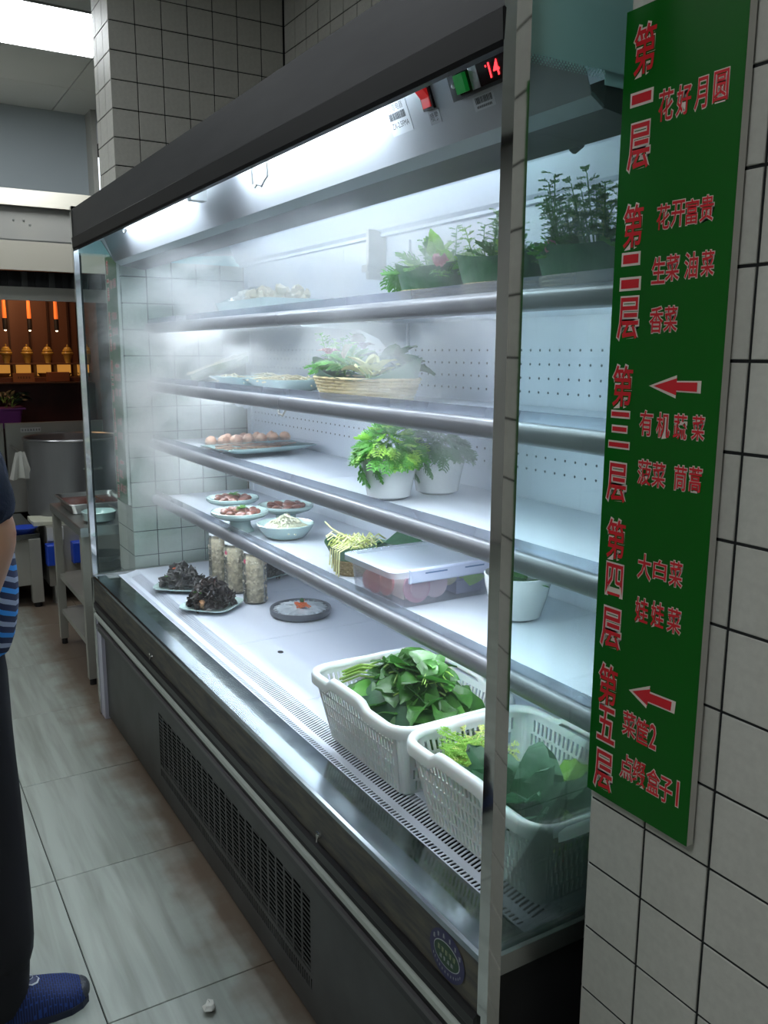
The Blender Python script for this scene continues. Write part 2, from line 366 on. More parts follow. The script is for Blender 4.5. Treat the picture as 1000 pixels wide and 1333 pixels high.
# front, bottom up
body = MB(); body.box(XF, 0.003, 0.03, 0.66, 0.0, 0.36).box(XF, 0.003, 0.03, 0.66, 0.36, 0.55)
part(body, 'body', mat('dead_black', (0.003, 0.003, 0.003), 1.0, spec=0.0))
kp = MB()
XL0, XL1, Z0, Z1 = -1.725, -0.605, 0.118, 0.30
kp.box(XF + 0.055, XL0, 0.018, 0.03, 0.012, 0.36); kp.box(XL1, 0.0, 0.018, 0.03, 0.012, 0.36)
kp.box(XL0, XL1, 0.018, 0.03, Z1, 0.36); kp.box(XL0, XL1, 0.018, 0.03, 0.106, Z0); kp.box(XL0, XL1, 0.018, 0.03, 0.012, 0.079)
part(kp, 'kick_panel', dark)
gr = MB(); ncol = 24; pc = (XL1 - XL0) / ncol; rows = 15; pr_ = (Z1 - Z0) / rows
for c in range(ncol):
    xa = XL0 + c * pc; gr.box(xa + pc * 0.82, xa + pc, 0.019, 0.0205, Z0, Z1)
    for r in range(rows + 1):
        z = Z0 + r * pr_ + (pr_ / 2 if c % 2 else 0)
        if z > Z1: continue
        gr.box(xa, xa + pc * 0.82, 0.0192, 0.0207, z - pr_ * 0.16, z + pr_ * 0.15)
for i in range(101):
    xa = XL0 + i * (XL1 - XL0) / 100; gr.box(xa - 0.003, xa + 0.003, 0.019, 0.0205, 0.079, 0.106)
g_ = part(gr, 'vent_grille', dark); g_['kind'] = 'stuff'
part(MB().box(XF, XF + 0.055, 0.004, 0.03, 0.0, 0.40), 'corner_strip', mat('pale_strip', (0.50, 0.50, 0.60), 0.4), label='pale corner strip at far end')
part(MB().prism([(0.03, 0.35), (0.006, 0.352), (0.0, 0.36), (0.0, 0.378), (0.03, 0.378)], XF + 0.02, 0), 'bumper_base', black)
part(MB().box(XF + 0.02, 0, -0.003, 0.03, 0.379, 0.389), 'bumper_line', greyline)
part(MB().prism([(0.03, 0.389), (0.004, 0.389), (0.004, 0.413), (0.03, 0.413)], XF + 0.02, 0), 'bumper_groove', black)
part(MB().prism([(0.03, 0.413), (-0.004, 0.413), (-0.008, 0.418), (-0.008, 0.429), (-0.004, 0.433), (0.03, 0.433)], XF + 0.01, 0), 'bumper_strip', strip_m, label='pale plastic bumper strip')
part(MB().box(XF + 0.02, 0, -0.001, 0.03, 0.433, 0.448), 'bumper_band', blackm)
part(MB().box(XF + 0.02, 0, -0.004, 0.03, 0.4485, 0.4525), 'bumper_line', greyline)
part(MB().prism([(0.03, 0.4525), (-0.006, 0.4525), (-0.01, 0.458), (-0.01, 0.475), (-0.004, 0.481), (0.03, 0.481)], XF + 0.02, 0), 'bumper_cap', black)
part(MB().box(XF, 0, 0.0, 0.03, 0.481, 0.5735), 'front_panel', dirt)
for lx in (-0.523, -1.702):
    lk = MB(); lk.cyl((lx, 0.0, 0.498), (lx, -0.006, 0.498), 0.006, 10); lk.tube([(lx, -0.006, 0.503), (lx + 0.006, -0.009, 0.512), (lx + 0.013, -0.009, 0.510)], 0.0018, 6); lk.tube([(lx, -0.006, 0.498), (lx + 0.004, -0.01, 0.488)], 0.002, 6)
    part(lk, 'panel_clip', mirror)
# sill, gutter, return air grille, deck
part(MB().sheet([(0.0, 0.566), (-0.001, 0.5775), (0.003, 0.5805), (0.044, 0.5795), (0.046, 0.574)], XF, 0.0, 0.001), 'front_sill', sill_m, label='bright steel sill')
part(MB().sheet([(0.046, 0.5745), (0.094, 0.5735), (0.0945, 0.570)], XF + 0.005, -0.001, -0.001), 'gutter', gutter, label='mirror-like wet steel gutter')
led = MB(); ZL = 0.5745; led.box(XF + 0.01, -0.001, 0.109, 0.1235, ZL - 0.0015, ZL); led.box(XF + 0.01, -0.001, 0.0935, 0.096, ZL - 0.0015, ZL)
NS = 240; x0s, x1s = XF + 0.08, -0.03
led.box(XF + 0.01, x0s, 0.096, 0.109, ZL - 0.0015, ZL); led.box(x1s, -0.001, 0.096, 0.109, ZL - 0.0015, ZL)
ramp0, ramp1 = (0.1235, ZL), (0.168, 0.586)
def rbar(b, xa, xb, t0=0.0, t1=1.0, th=0.0015):
    ya, za = ramp0[0] + (ramp1[0] - ramp0[0]) * t0, ramp0[1] + (ramp1[1] - ramp0[1]) * t0
    yb, zb = ramp0[0] + (ramp1[0] - ramp0[0]) * t1, ramp0[1] + (ramp1[1] - ramp0[1]) * t1
    b.prism([(ya, za), (yb, zb), (yb, zb - th), (ya, za - th)], xa, xb)
pit = (x1s - x0s) / NS
for i in range(NS + 1):
    xa = x0s + i * pit
    led.box(xa, xa + pit * 0.46, 0.096, 0.109, ZL - 0.0015, ZL)
rbar(led, XF + 0.01, x0s); rbar(led, x1s, -0.001); rbar(led, x0s, x1s, 0, 0.06); rbar(led, x0s, x1s, 0.93, 1)
for i in range(NS + 1):
    xa = x0s + i * pit; rbar(led, xa, xa + pit * 0.44, 0.06, 0.93)
o = part(led, 'return_air_grille', deckm); o['kind'] = 'stuff'
part(MB().box(XF + 0.01, -0.001, 0.089, 0.168, 0.540, 0.544), 'grille_channel', black)
dx = [XF + 0.01, -1.92, -1.44, -0.96, -0.48, -0.001]
for a, b in zip(dx[:-1], dx[1:]):
    part(MB().bevbox(a + 0.0006, b - 0.0006, 0.168, 0.657, 0.564, 0.586, 0.001, 'z', 1), 'deck_panel', deckm)
part(MB().lathe([(0, 0), (0.010, 0), (0.0105, 0.001)], (-1.315, 0.27, 0.5862), 14, 1, 0.8), 'drain_hole', black)
# end rails under the glass, end skins
for (xa, xb, n_) in ((-0.002, 0.022, 'near'), (XF - 0.022, XF + 0.008, 'far')):
    part(MB().prism([(0.0, 0.552), (0.0, 0.579), (0.005, 0.584), (0.66, 0.584), (0.66, 0.552)], xa, xb), 'end_rail', steel)
part(MB().box(-0.001, 0.014, 0.017, 0.66, 0.0, 0.552), 'end_panel', blackm)
part(MB().box(XF - 0.014, XF, 0.017, 0.66, 0.0, 0.552), 'end_panel', blackm)
# glass ends
gl = MB().box(0.008, 0.014, 0.017, 0.655, 0.584, 1.95); part(gl, 'glass_end_panel', glass, label='teal-tinted hazy glass')
gl = MB().box(XF - 0.012, XF - 0.006, 0.017, 0.655, 0.584, 1.95); part(gl, 'glass_end_panel', glass_far)
frit_m = mat('teal_frit', (0.36, 0.68, 0.67), 0.3, coat=0.6)
for (xa, xb) in ((0.0145, 0.0155), (XF - 0.0058, XF - 0.0048)):
    fb = MB().box(xa, xb, 0.018, 0.655, 1.803, 1.95).box(xa, xb, 0.15, 0.655, 1.786, 1.803); r_ = 0; zz = 1.8015
    for r_ in range(4):
        k = 0.0021 * (1 - 0.17 * r_); yy = 0.020 + (0.0025 if r_ % 2 else 0)
        while yy < 0.65:
            c_ = [(0, -k), (k, 0), (0, k), (-k, 0)]; fb.add([(xb, yy + a, zz + b) for a, b in c_], [(0, 1, 2, 3)]); yy += 0.005
        zz -= 0.0028
    o = part(fb, 'printed_band', frit_m, label='teal printed band with a dotted lower edge'); o['kind'] = 'stuff'
# posts
pp = [(0.0, -0.003), (0.0235, -0.003), (0.0268, 0.017), (0.0, 0.017)]
part(MB().add([(x, y, z) for z in (0.0, 1.99) for x, y in pp], [(3, 2, 1, 0), (4, 5, 6, 7), (0, 1, 5, 4), (1, 2, 6, 5), (2, 3, 7, 6), (3, 0, 4, 7)]), 'corner_post', mirror, label='polished steel corner post')
part(MB().bevbox(XF - 0.026, XF, -0.003, 0.017, 0.0, 1.965, 0.002, 'y', -1), 'corner_post', mirror)
part(MB().box(XF - 0.032, XF - 0.0265, 0.0, 0.03, 0.05, 1.965), 'post_backing', blackm)
# back and ceiling liner
for a, b in zip([XF + 0.003, -1.64, -0.83], [-1.641, -0.831, -0.001]):
    part(MB().box(a, b, 0.66, 0.668, 0.582, 1.79), 'back_panel', white)
dots = MB()
dm = [(0.0034 * math.cos(k * PI / 3), 0.0034 * math.sin(k * PI / 3)) for k in range(6)]
for z0 in (1.454, 1.205, 0.985, 0.765):
    for r in range(4 if z0 > 1.4 else 2):
        x = -2.44
        while x < -0.03:
            dots.add([(x + a, 0.6592, z0 - 0.0325 * r + c) for a, c in dm], [tuple(range(6))]); x += 0.0333
o = part(dots, 'perforations', holem); o['kind'] = 'stuff'
part(MB().sheet([(0.66, 1.785), (0.63, 1.80), (0.60, 1.86), (0.52, 1.905), (0.27, 1.91)], XF + 0.002, -0.001, 0.002), 'liner', white)
part(MB().box(XF, -0.001, 0.64, 0.662, 1.782, 1.79), 'liner_ledge', white)
for xs in (XF + 0.05, -1.25, -0.06):
    part(MB().box(xs - 0.012, xs + 0.012, 0.652, 0.66, 0.6, 1.76), 'shelf_upright', white)
# canopy
part(MB().prism([(0.0, 1.857), (0.0, 1.9535), (0.66, 1.9535), (0.66, 1.93), (0.012, 1.93), (0.012, 1.857)], XF, 0.0), 'fascia', fascia)
part(MB().prism([(-0.004, 1.818), (-0.006, 1.853), (0.0, 1.857), (0.012, 1.857), (0.012, 1.812), (0.0, 1.812)], XF, 0.0), 'fascia_lip', fascia2)
part(MB().box(XF, 0, 0.012, 0.10, 1.90, 1.905), 'lamp_tray', white)
part(MB().sheet([(0.095, 1.905), (0.107, 1.86), (0.142, 1.776)], XF + 0.012, 0, 0.002), 'lamp_panel', lamp_panel)
part(MB().box(XF, 0, 0.012, 0.014, 1.813, 1.90), 'fascia_back', pale_edge)
part(MB().prism([(0.142, 1.776), (0.165, 1.763), (0.168, 1.766), (0.145, 1.781)], XF + 0.012, 0), 'outlet_edge', pale_edge)
part(MB().prism([(0.165, 1.764), (0.252, 1.752), (0.262, 1.77), (0.256, 1.80), (0.168, 1.80)], XF + 0.012, 0), 'air_outlet', outlet_m)
for xa in (XF - 0.004,):
    part(MB().prism([(0.0, 1.814), (-0.0, 1.95), (0.655, 1.95), (0.655, 1.83), (0.26, 1.80), (0.166, 1.80), (0.142, 1.782), (0.1, 1.85), (0.014, 1.84)], xa, xa + 0.012 if xa < -1 else xa + 0.007), 'canopy_end', pale_edge)
tube_m = mat('lamp_tube_glow', (0.9, 0.95, 1), 0.3, emit=(0.80, 0.91, 1.0), estr=E_TUBE)
tube2_m = mat('inner_tube_glow', (0.9, 0.95, 1), 0.3, emit=(0.80, 0.92, 1.0), estr=E_INNER)
for a, b in ((-2.18, -1.46), (-1.14, -0.45)):
    part(MB().cyl((a, 0.052, 1.868), (b, 0.052, 1.868), 0.011, 10), 'lamp_tube', tube_m, smooth=True)
    for e in (a, b):
        part(MB().box(e - 0.012, e + 0.012, 0.04, 0.064, 1.853, 1.90), 'lamp_holder', pale_edge)
part(MB().cyl((-2.30, 0.29, 1.83), (-0.50, 0.29, 1.83), 0.011, 10), 'inner_lamp_tube', tube2_m, smooth=True)
part(MB().box(-2.35, -0.46, 0.272, 0.308, 1.845, 1.905), 'inner_lamp_holder', white)
# wire hooks and clips under the fascia
def wire(pts, r=0.0018, m_=None): return part(MB().tube(pts, r, 6), 'wire_hook', m_ or steel, smooth=True)
wire([(-0.845, 0.02, 1.83), (-0.848, 0.022, 1.785), (-0.835, 0.022, 1.778), (-0.825, 0.022, 1.782), (-0.80, 0.022, 1.775), (-0.785, 0.022, 1.785), (-0.77, 0.022, 1.79), (-0.768, 0.02, 1.83)], 0.0022)
part(MB().tube([(-1.97, 0.05, 1.845)] + [(-1.97 + 0.02 * math.cos(t), 0.05, 1.828 + 0.011 * math.sin(t)) for t in [PI * k / 5 for k in range(5, 11)]], 0.002, 6), 'lamp_clip', steel, smooth=True)
part(MB().box(-1.29, -1.26, 0.03, 0.07, 1.815, 1.85), 'lamp_clip', steel)
# switches and labels on the lamp panel: panel frame
pd = Vector((0.035, -0.084)).normalized()      # (dy,dz) running down the panel
P0 = Vector((0.107, 1.86)); nrm = Vector((-0.084, -0.035)).normalized()   # outward (towards -y,-z)
def on_panel(x, t, h=0.0):   # t metres down the panel, h proud
    return Vector((x, P0.x + pd.x * t + nrm.x * h, P0.y + pd.y * t + nrm.y * h))
def pbox(x0, x1, t0, t1, h0, h1):
    b = MB(); v = [on_panel(x, t, h) for x in (x0, x1) for t in (t0, t1) for h in (h0, h1)]
    return b.add(v, [(0, 1, 3, 2), (4, 6, 7, 5), (0, 4, 5, 1), (2, 3, 7, 6), (0, 2, 6, 4), (1, 5, 7, 3)])
def ptext(txt, cx, t, w, h, hh, m_, name='lettering', parent=None, bold=0.0):
    b = text_mb(txt, 0, 0, w, h, 0, bold); b.v = [tuple(on_panel(cx + v[0], t - v[2], hh)) for v in b.v]; return b.build(name, m_, parent or F)
ctl = part(pbox(-0.262, -0.10, -0.004, 0.036, 0.0, 0.012), 'controller', black, label='black temperature controller reading 14')
ins = pbox(-0.238, -0.105, 0.001, 0.031, 0.012, 0.0145).build('controller_window', mat('window_dark', (0.02, 0.008, 0.008), 0.15), ctl)
gsw = pbox(-0.236, -0.214, 0.003, 0.029, 0.0145, 0.022).build('green_switch', mat('green_glow', (0.01, 0.30, 0.05), 0.3, emit=(0.03, 0.6, 0.1), estr=0.08), ctl)
pbox(-0.206, -0.188, 0.001, 0.031, 0.0146, 0.0155).build('silver_foil', mat('foil', (0.6, 0.6, 0.6), 0.3, 0.8, bump=(90, 1.0)), ctl)
ptext('14', -0.150, 0.015, 0.022, 0.02, 0.0155, mat('red_led', (0.8, 0.02, 0.02), 0.4, emit=(1.0, 0.03, 0.04), estr=3.0), 'led_digits', ctl, 0.01)
pbox(-0.1675, -0.1655, 0.007, 0.0095, 0.0150, 0.0158).build('led_dot', MATS['red_led'], ctl)
for sx_ in (-0.252,):
    b = MB().lathe([(0, 0), (0.004, 0), (0.003, 0.002), (0, 0.0025)], (0, 0, 0), 10); b.v = [tuple(on_panel(sx_ + v[0], 0.015 + v[1], 0.012 + v[2])) for v in b.v]; b.build('screw', steel, ctl)
rs = part(pbox(-0.352, -0.323, -0.004, 0.032, 0.0, 0.005), 'mist_switch', black, label='red rocker switch')
v = [on_panel(-0.349, 0.0, 0.013), on_panel(-0.327, 0.0, 0.013), on_panel(-0.349, 0.028, 0.007), on_panel(-0.327, 0.028, 0.007), on_panel(-0.349, 0.014, 0.006), on_panel(-0.327, 0.014, 0.006)] + [on_panel(x, t, 0.004) for t in (0.0, 0.028) for x in (-0.349, -0.327)]
MB().add(v, [(0, 1, 5, 4), (4, 5, 3, 2), (0, 6, 7, 1), (2, 3, 9, 8), (0, 4, 2, 8, 6), (1, 7, 9, 3, 5)]).build('rocker', mat('red_glow', (0.7, 0.02, 0.02), 0.25, emit=(1, 0.03, 0.03), estr=0.15), rs)
lb = part(pbox(-0.348, -0.318, 0.034, 0.055, 0.0, 0.0006), 'sticker', mat('grey_label', (0.30, 0.30, 0.33), 0.5))
inkm = mat('ink', (0.015, 0.015, 0.02), 0.6)
ptext('喷雾', -0.333, 0.044, 0.022, 0.013, 0.0009, inkm, 'lettering', lb, 0.012)
lb = part(pbox(-0.462, -0.398, -0.001, 0.05, 0.0, 0.0005), 'sticker', mat('white_label', (0.62, 0.64, 0.68), 0.4))
ptext('正雪电器', -0.432, 0.006, 0.046, 0.011, 0.0008, mat('ink2', (0.12, 0.13, 0.15), 0.6), 'lettering', lb)
bc = MB(); x = -0.458
while x < -0.408:
    w = random.choice((0.0008, 0.0014, 0.002)); bc.merge(pbox(x, x + w, 0.0145, 0.026, 0.0006, 0.0008)); x += w + random.choice((0.0008, 0.0014))
bc.build('barcode', inkm, lb)
ptext('ZX-2.5FMA', -0.430, 0.035, 0.052, 0.009, 0.0008, inkm, 'lettering', lb)
lb = part(pbox(-0.232, -0.182, 0.040, 0.060, 0.0, 0.0005), 'sticker', MATS['white_label']); bc = MB(); x = -0.226
while x < -0.188:
    w = random.choice((0.0008, 0.0014, 0.002)); bc.merge(pbox(x, x + w, 0.042, 0.051, 0.0006, 0.0008)); x += w + random.choice((0.0008, 0.0014))
bc.build('barcode', inkm, lb)
bc = MB()
for i in range(12): bc.merge(pbox(-0.225 + 0.003 * i, -0.2232 + 0.003 * i, 0.0538, 0.0572, 0.0006, 0.0008))
bc.build('lettering', inkm, lb)
# shelves
SH = {1: 1.545, 2: 1.325, 3: 1.100, 4: 0.877}
for k, z in SH.items():
    sh = part(MB().box(XF + 0.012, -1.241, 0.262, 0.655, z - 0.016, z).box(-1.239, -0.006, 0.262, 0.655, z - 0.016, z), 'shelf', white)
    prof = [(0.262, z - 0.030), (0.252, z - 0.0305), (0.2455, z - 0.026), (0.2425, z - 0.017), (0.2425, z - 0.006), (0.246, z + 0.003), (0.252, z + 0.007), (0.262, z + 0.0065)]
    for a, b in ((XF + 0.012, -1.2408), (-1.2392, -0.004)):
        MB().prism(prof, a, b).build('price_rail', rail_m, sh, 50)
        MB().box(a, b, 0.2595, 0.2615, z + 0.0065, z + 0.026).build('clear_lip', lip_m, sh)
    MB().box(XF + 0.1, -0.015, 0.268, 0.280, z - 0.0195, z - 0.0162).build('shelf_lamp', mat('shelf_lamp_glow', (0.9, 0.95, 1), 0.3, emit=(0.82, 0.93, 1.0), estr=E_SHELF) if k < 4 else mat('added_lowest_glow', (0.9, 0.95, 1), 0.3, emit=(0.82, 0.93, 1.0), estr=E_SHELF * 0.6), sh)  # strips below the top shelf's are unseen, added to brighten the interior
    for xs in (XF + 0.05, -1.25, -0.06):
        MB().prism([(0.655, z - 0.016), (0.30, z - 0.016), (0.32, z - 0.03), (0.50, z - 0.036), (0.56, z - 0.06), (0.60, z - 0.10), (0.62, z - 0.098), (0.63, z - 0.11), (0.655, z - 0.10)], xs - 0.0015, xs + 0.0015).build('bracket', white, sh)
# mist bar and pipe behind the top shelf
wire([(-1.62, 0.45, 1.309), (-1.64, 0.45, 1.27), (-1.67, 0.45, 1.245), (-1.70, 0.45, 1.25), (-1.71, 0.45, 1.275), (-1.705, 0.45, 1.30)], 0.0035, steel_dk)
part(MB().tube([(-0.30, 0.33, 1.80), (-0.275, 0.35, 1.796), (-0.262, 0.36, 1.793)], 0.003, 6).cyl((-0.262, 0.36, 1.792), (-0.215, 0.362, 1.812), 0.008, 10).cyl((-0.268, 0.36, 1.787), (-0.252, 0.36, 1.793), 0.011, 10).tube([(-0.215, 0.362, 1.806), (-0.15, 0.37, 1.822), (-0.08, 0.38, 1.83)], 0.005, 6), 'mist_nozzle', mat('dark_nozzle', (0.14, 0.16, 0.17), 0.5), smooth=True)
part(MB().box(-1.39, -1.375, 0.60, 0.66, 1.66, 1.80).box(-1.40, -1.365, 0.59, 0.61, 1.68, 1.70), 'mist_nozzle', steel_dk)
# oval maker's sticker on the front panel
st = MB(); n = 28; st.add([(-0.082, -0.0012, 0.524)] + [(-0.082 + 0.047 * math.cos(2 * PI * i / n), -0.0012, 0.524 + 0.040 * math.sin(2 * PI * i / n)) for i in range(n)], [(0, 1 + i, 1 + (i + 1) % n) for i in range(n)])
so = part(st, 'maker_sticker', mat('sticker_navy', (0.035, 0.035, 0.10), 0.5), label='dark blue oval maker sticker')
def oval(a, b, y, name, m_):
    q = MB(); q.add([(-0.082, y, 0.524)] + [(-0.082 + a * math.cos(2 * PI * i / n), y, 0.524 + b * math.sin(2 * PI * i / n)) for i in range(n)], [(0, 1 + i, 1 + (i + 1) % n) for i in range(n)]); return q.build(name, m_, so)
oval(0.035, 0.0215, -0.0015, 'sticker_ring', mat('pale_ink', (0.45, 0.47, 0.5), 0.5)); oval(0.0335, 0.020, -0.0018, 'sticker_field', mat('sticker_green', (0.02, 0.06, 0.03), 0.5))
for i in range(6):
    a = PI * (0.82 - 0.128 * i); faint_mark(i, -0.082 + 0.040 * math.cos(a), 0.524 + 0.030 * math.sin(a), 0.006, 0.008, -0.0016).build('lettering', MATS['pale_ink'], so)
for i in range(5): faint_mark(10 + i, -0.102 + 0.010 * i, 0.529, 0.008, 0.009, -0.0021).build('lettering', mat('yellow_ink', (0.35, 0.38, 0.22), 0.5), so)
for i in range(4): faint_mark(20 + i, -0.097 + 0.010 * i, 0.516, 0.007, 0.007, -0.0021).build('lettering', MATS['pale_ink'], so)
for i in range(12):
    a = PI * (1.17 + 0.061 * i); faint_mark(30 + i, -0.082 + 0.041 * math.cos(a), 0.524 + 0.030 * math.sin(a), 0.003, 0.0045, -0.0016).build('lettering', MATS['pale_ink'], so)

# ================================================================== SIGNS
def arrow_mb(pts, y): return MB().add([(x, y, z) for x, z in pts] , [tuple(range(len(pts)))])
def make_sign(x0, x1, z0, z1, y, label, loc=(0, 0, 0)):
    s = thing('shelf_sign', label, 'sign', loc)
    MB().bevbox(x0, x1, y, y + 0.011, z0, z1, 0.0004, 'y', -1).build('board', foam, s)
    MB().box(x0, x1, y - 0.0006, y, z0, z1).build('sign_face', green_m, s)
    return s
SGY = 0.104
sg = make_sign(0.094, 0.262, 0.862, 1.838, SGY, 'green shelf list board with red and white characters on the near tiled pillar')
SG = [('第', 0.125, 1.7905, 0.034, 0.055), ('一', 0.124, 1.7385, 0.033, 0.013), ('层', 0.124, 1.6855, 0.035, 0.053), ('第', 0.122, 1.5965, 0.032, 0.051), ('一', 0.121, 1.559, 0.028, 0.01), ('一', 0.122, 1.53, 0.032, 0.01), ('层', 0.122, 1.4895, 0.035, 0.051), ('第', 0.119, 1.408, 0.034, 0.052), ('三', 0.118, 1.3545, 0.035, 0.045), ('层', 0.118, 1.288, 0.034, 0.05), ('第', 0.122, 1.2155, 0.033, 0.053), ('四', 0.123, 1.1625, 0.03, 0.043), ('层', 0.122, 1.0975, 0.036, 0.055), ('第', 0.122, 1.0195, 0.034, 0.057), ('五', 0.123, 0.965, 0.033, 0.05), ('层', 0.122, 0.899, 0.034, 0.056), ('花', 0.161, 1.7225, 0.022, 0.035), ('好', 0.186, 1.7225, 0.021, 0.033), ('月', 0.209, 1.7235, 0.017, 0.033), ('圆', 0.234, 1.725, 0.02, 0.032), ('花', 0.167, 1.6015, 0.02, 0.029), ('开', 0.188, 1.6025, 0.02, 0.029), ('富', 0.207, 1.602, 0.019, 0.028), ('贵', 0.227, 1.603, 0.019, 0.028), ('生', 0.165, 1.5425, 0.021, 0.031), ('菜', 0.185, 1.544, 0.02, 0.03), ('油', 0.211, 1.5445, 0.019, 0.029), ('菜', 0.233, 1.545, 0.018, 0.028), ('香', 0.166, 1.4865, 0.021, 0.031), ('菜', 0.187, 1.487, 0.02, 0.03), ('有', 0.16, 1.3655, 0.021, 0.031), ('机', 0.186, 1.365, 0.021, 0.03), ('蔬', 0.211, 1.365, 0.02, 0.03), ('菜', 0.236, 1.3655, 0.018, 0.029), ('菠', 0.162, 1.306, 0.022, 0.032), ('菜', 0.184, 1.3055, 0.021, 0.031), ('茼', 0.216, 1.306, 0.019, 0.03), ('蒿', 0.237, 1.307, 0.019, 0.03), ('大', 0.171, 1.1905, 0.022, 0.033), ('白', 0.195, 1.1915, 0.021, 0.025), ('菜', 0.219, 1.192, 0.02, 0.032), ('娃', 0.171, 1.1345, 0.022, 0.033), ('娃', 0.196, 1.1355, 0.021, 0.033), ('菜', 0.221, 1.135, 0.021, 0.032), ('菜', 0.162, 0.9805, 0.023, 0.035), ('筐', 0.184, 0.979, 0.022, 0.034), ('2', 0.201, 0.9795, 0.011, 0.033), ('点', 0.162, 0.9215, 0.023, 0.035), ('缀', 0.183, 0.9225, 0.022, 0.035), ('盒', 0.206, 0.921, 0.022, 0.034), ('子', 0.226, 0.919, 0.021, 0.034), ('1', 0.244, 0.9225, 0.007, 0.033)]   # (character, x, z, width, height) in metres

_txtcache = {}
def sign_text(parent, y, dx=0.0, dz=0.0):
    for ch, x, z, w, h in SG:
        big = x < 0.14
        for (bold, yy, m_, nm) in ((0.050 if big else 0.045, y - 0.0009, outline_m, 'character_outline'), (0.012, y - 0.0013, red_m, 'character')):
            if ch == '一':
                g = 0.0028 if nm == 'character_outline' else 0
                b = MB().box(x + dx - w / 2 - g + 0.002, x + dx + w / 2 + g - 0.002, yy, yy + 0.0003, z + dz - 0.0052 - g, z + dz + 0.0052 + g)
            else:
                b = text_mb(ch, x + dx, z + dz, w * 0.92, h * 0.94, yy, bold)
            b.build(nm, m_, parent)
    for pts in ([(0.162, 1.410), (0.2015, 1.4235), (0.2015, 1.417), (0.235, 1.418), (0.235, 1.404), (0.2015, 1.4045), (0.2015, 1.397)],
                [(0.159, 1.026), (0.192, 1.043), (0.191, 1.0355), (0.231, 1.037), (0.230, 1.021), (0.189, 1.020), (0.188, 1.012)]):
        cx = sum(p[0] for p in pts) / 7; cz = sum(p[1] for p in pts) / 7
        for k, yy, m_, nm in ((1.0, y - 0.0009, outline_m, 'arrow_outline'), (0.86, y - 0.0013, red_m, 'arrow')):
            kz = 1.0 if k == 1 else 0.74
            arrow_mb([(cx + dx + (p[0] - cx) * (k if k < 1 else 1.03), cz + dz + (p[1] - cz) * kz) for p in pts], yy).build(nm, m_, parent)
sign_text(sg, SGY)
sg2 = make_sign(-2.70, -2.532, 0.842, 1.81, 0.158, 'green shelf list board seen at a grazing angle through the far end glass')
sign_text(sg2, 0.158, -2.794, -0.02)

# ================================================================== GREENS
def blade(L, w, fold=0.25, curl=0.5, nseg=5, ruff=0.0, tip=0.6, base=0.35, seed=0):
    """leaf blade growing along +x from the origin, veined fold, curling down; 4 columns"""
    R = random.Random(seed); b = MB(); cols = (-1, -0.5, 0, 0.5, 1)
    v = []
    for i in range(nseg + 1):
        t = i / nseg; ww = w * (math.sin(PI * min(1, (t * (1 - 0.06) + 0.05)) ** base) ** tip) * 0.5 if i < nseg else w * 0.04
        if i == 0: ww = w * 0.12
        a = curl * t; x = L * (math.sin(a) / curl if curl else t); z = -L * (1 - math.cos(a)) / curl if curl else 0
        for c in cols:
            dz = abs(c) * ww * fold * 2 + (R.uniform(-1, 1) * ruff * (abs(c) ** 1) if c else 0)
            v.append((x + (R.uniform(-1, 1) * ruff * 0.5 if abs(c) == 1 else 0), c * ww, z + dz))
    n = len(cols); f = [(i * n + k, i * n + k + 1, (i + 1) * n + k + 1, (i + 1) * n + k) for i in range(nseg) for k in range(n - 1)]
    return b.add(v, f)
stem2_m = mat('green_rib', (0.07, 0.19, 0.07), 0.45)
def stalked(L, w, stalk, m_leaf, name='leaf', r=0.002, **k):
    b = blade(L, w, **k); b.xf(Matrix.Translation((stalk, 0, 0))); nbl = len(b.f)
    b.tube([(0, 0, -stalk * 0.1), (stalk * 0.5, 0, 0.002), (stalk, 0, 0.0), (stalk + L * 0.5, 0, -L * 0.5 * math.tan(k.get('curl', 0.5) * 0.25) - 0.0005)], [r, r * 0.9, r * 0.7, r * 0.3], 5, False)
    me = b.mesh(name, m_leaf, True)
    for p in me.polygons:
        if len(p.vertices) == 4 and p.area < 1.2 * (r * 1.1) * max(stalk, L * 0.5) * 0.5 + 1e-9 and p.index >= nbl: p.material_index = 1
    me.materials.append(stem_m if m_leaf is not leafd2 else stem2_m)
    return me
def lobed(L, w, seed=0, n=5):
    """deeply cut chrysanthemum leaf along +x"""
    R = random.Random(seed); b = MB()
    def strip(p, d, l, ww, cu):
        q = []; N_ = 3; side = Vector((-d.y, d.x, 0)).normalized()
        for i in range(N_ + 1):
            t = i / N_; c = p + d * l * t + Vector((0, 0, -cu * t * t * l)); k = ww * (0.45, 0.8, 1.0, 0.12)[i]
            q += [c - side * k / 2, c + side * k / 2 + Vector((0, 0, 0.001 * R.uniform(-1, 1)))]
        b.add(q, [(2 * i, 2 * i + 1, 2 * i + 3, 2 * i + 2) for i in range(N_)])
    strip(Vector((0, 0, 0)), Vector((1, 0, 0)), L, w * 0.15, 0.5)
    for i in range(n):
        t = 0.25 + 0.65 * i / (n - 1); l = w * 0.55 * (1.15 - abs(t - 0.55) * 1.3)
        for sgn in (-1, 1):
            d = Vector((0.75, sgn, 0.1 * R.uniform(-1, 1))).normalized(); p = Vector((L * t, 0, -0.5 * t * t * L))
            strip(p, d, l, w * 0.17, 0.35)
            q = p + d * l * 0.55 + Vector((0, 0, -0.35 * 0.3 * l)); strip(q, Vector((d.y * -sgn * 0.6 + 0.9, sgn * 0.25, 0)).normalized(), l * 0.6, w * 0.15, 0.3); strip(q - d * l * 0.3, Vector((d.x, -d.y * 0.1, 0.2)).normalized(), l * 0.45, w * 0.13, 0.3)
    return b
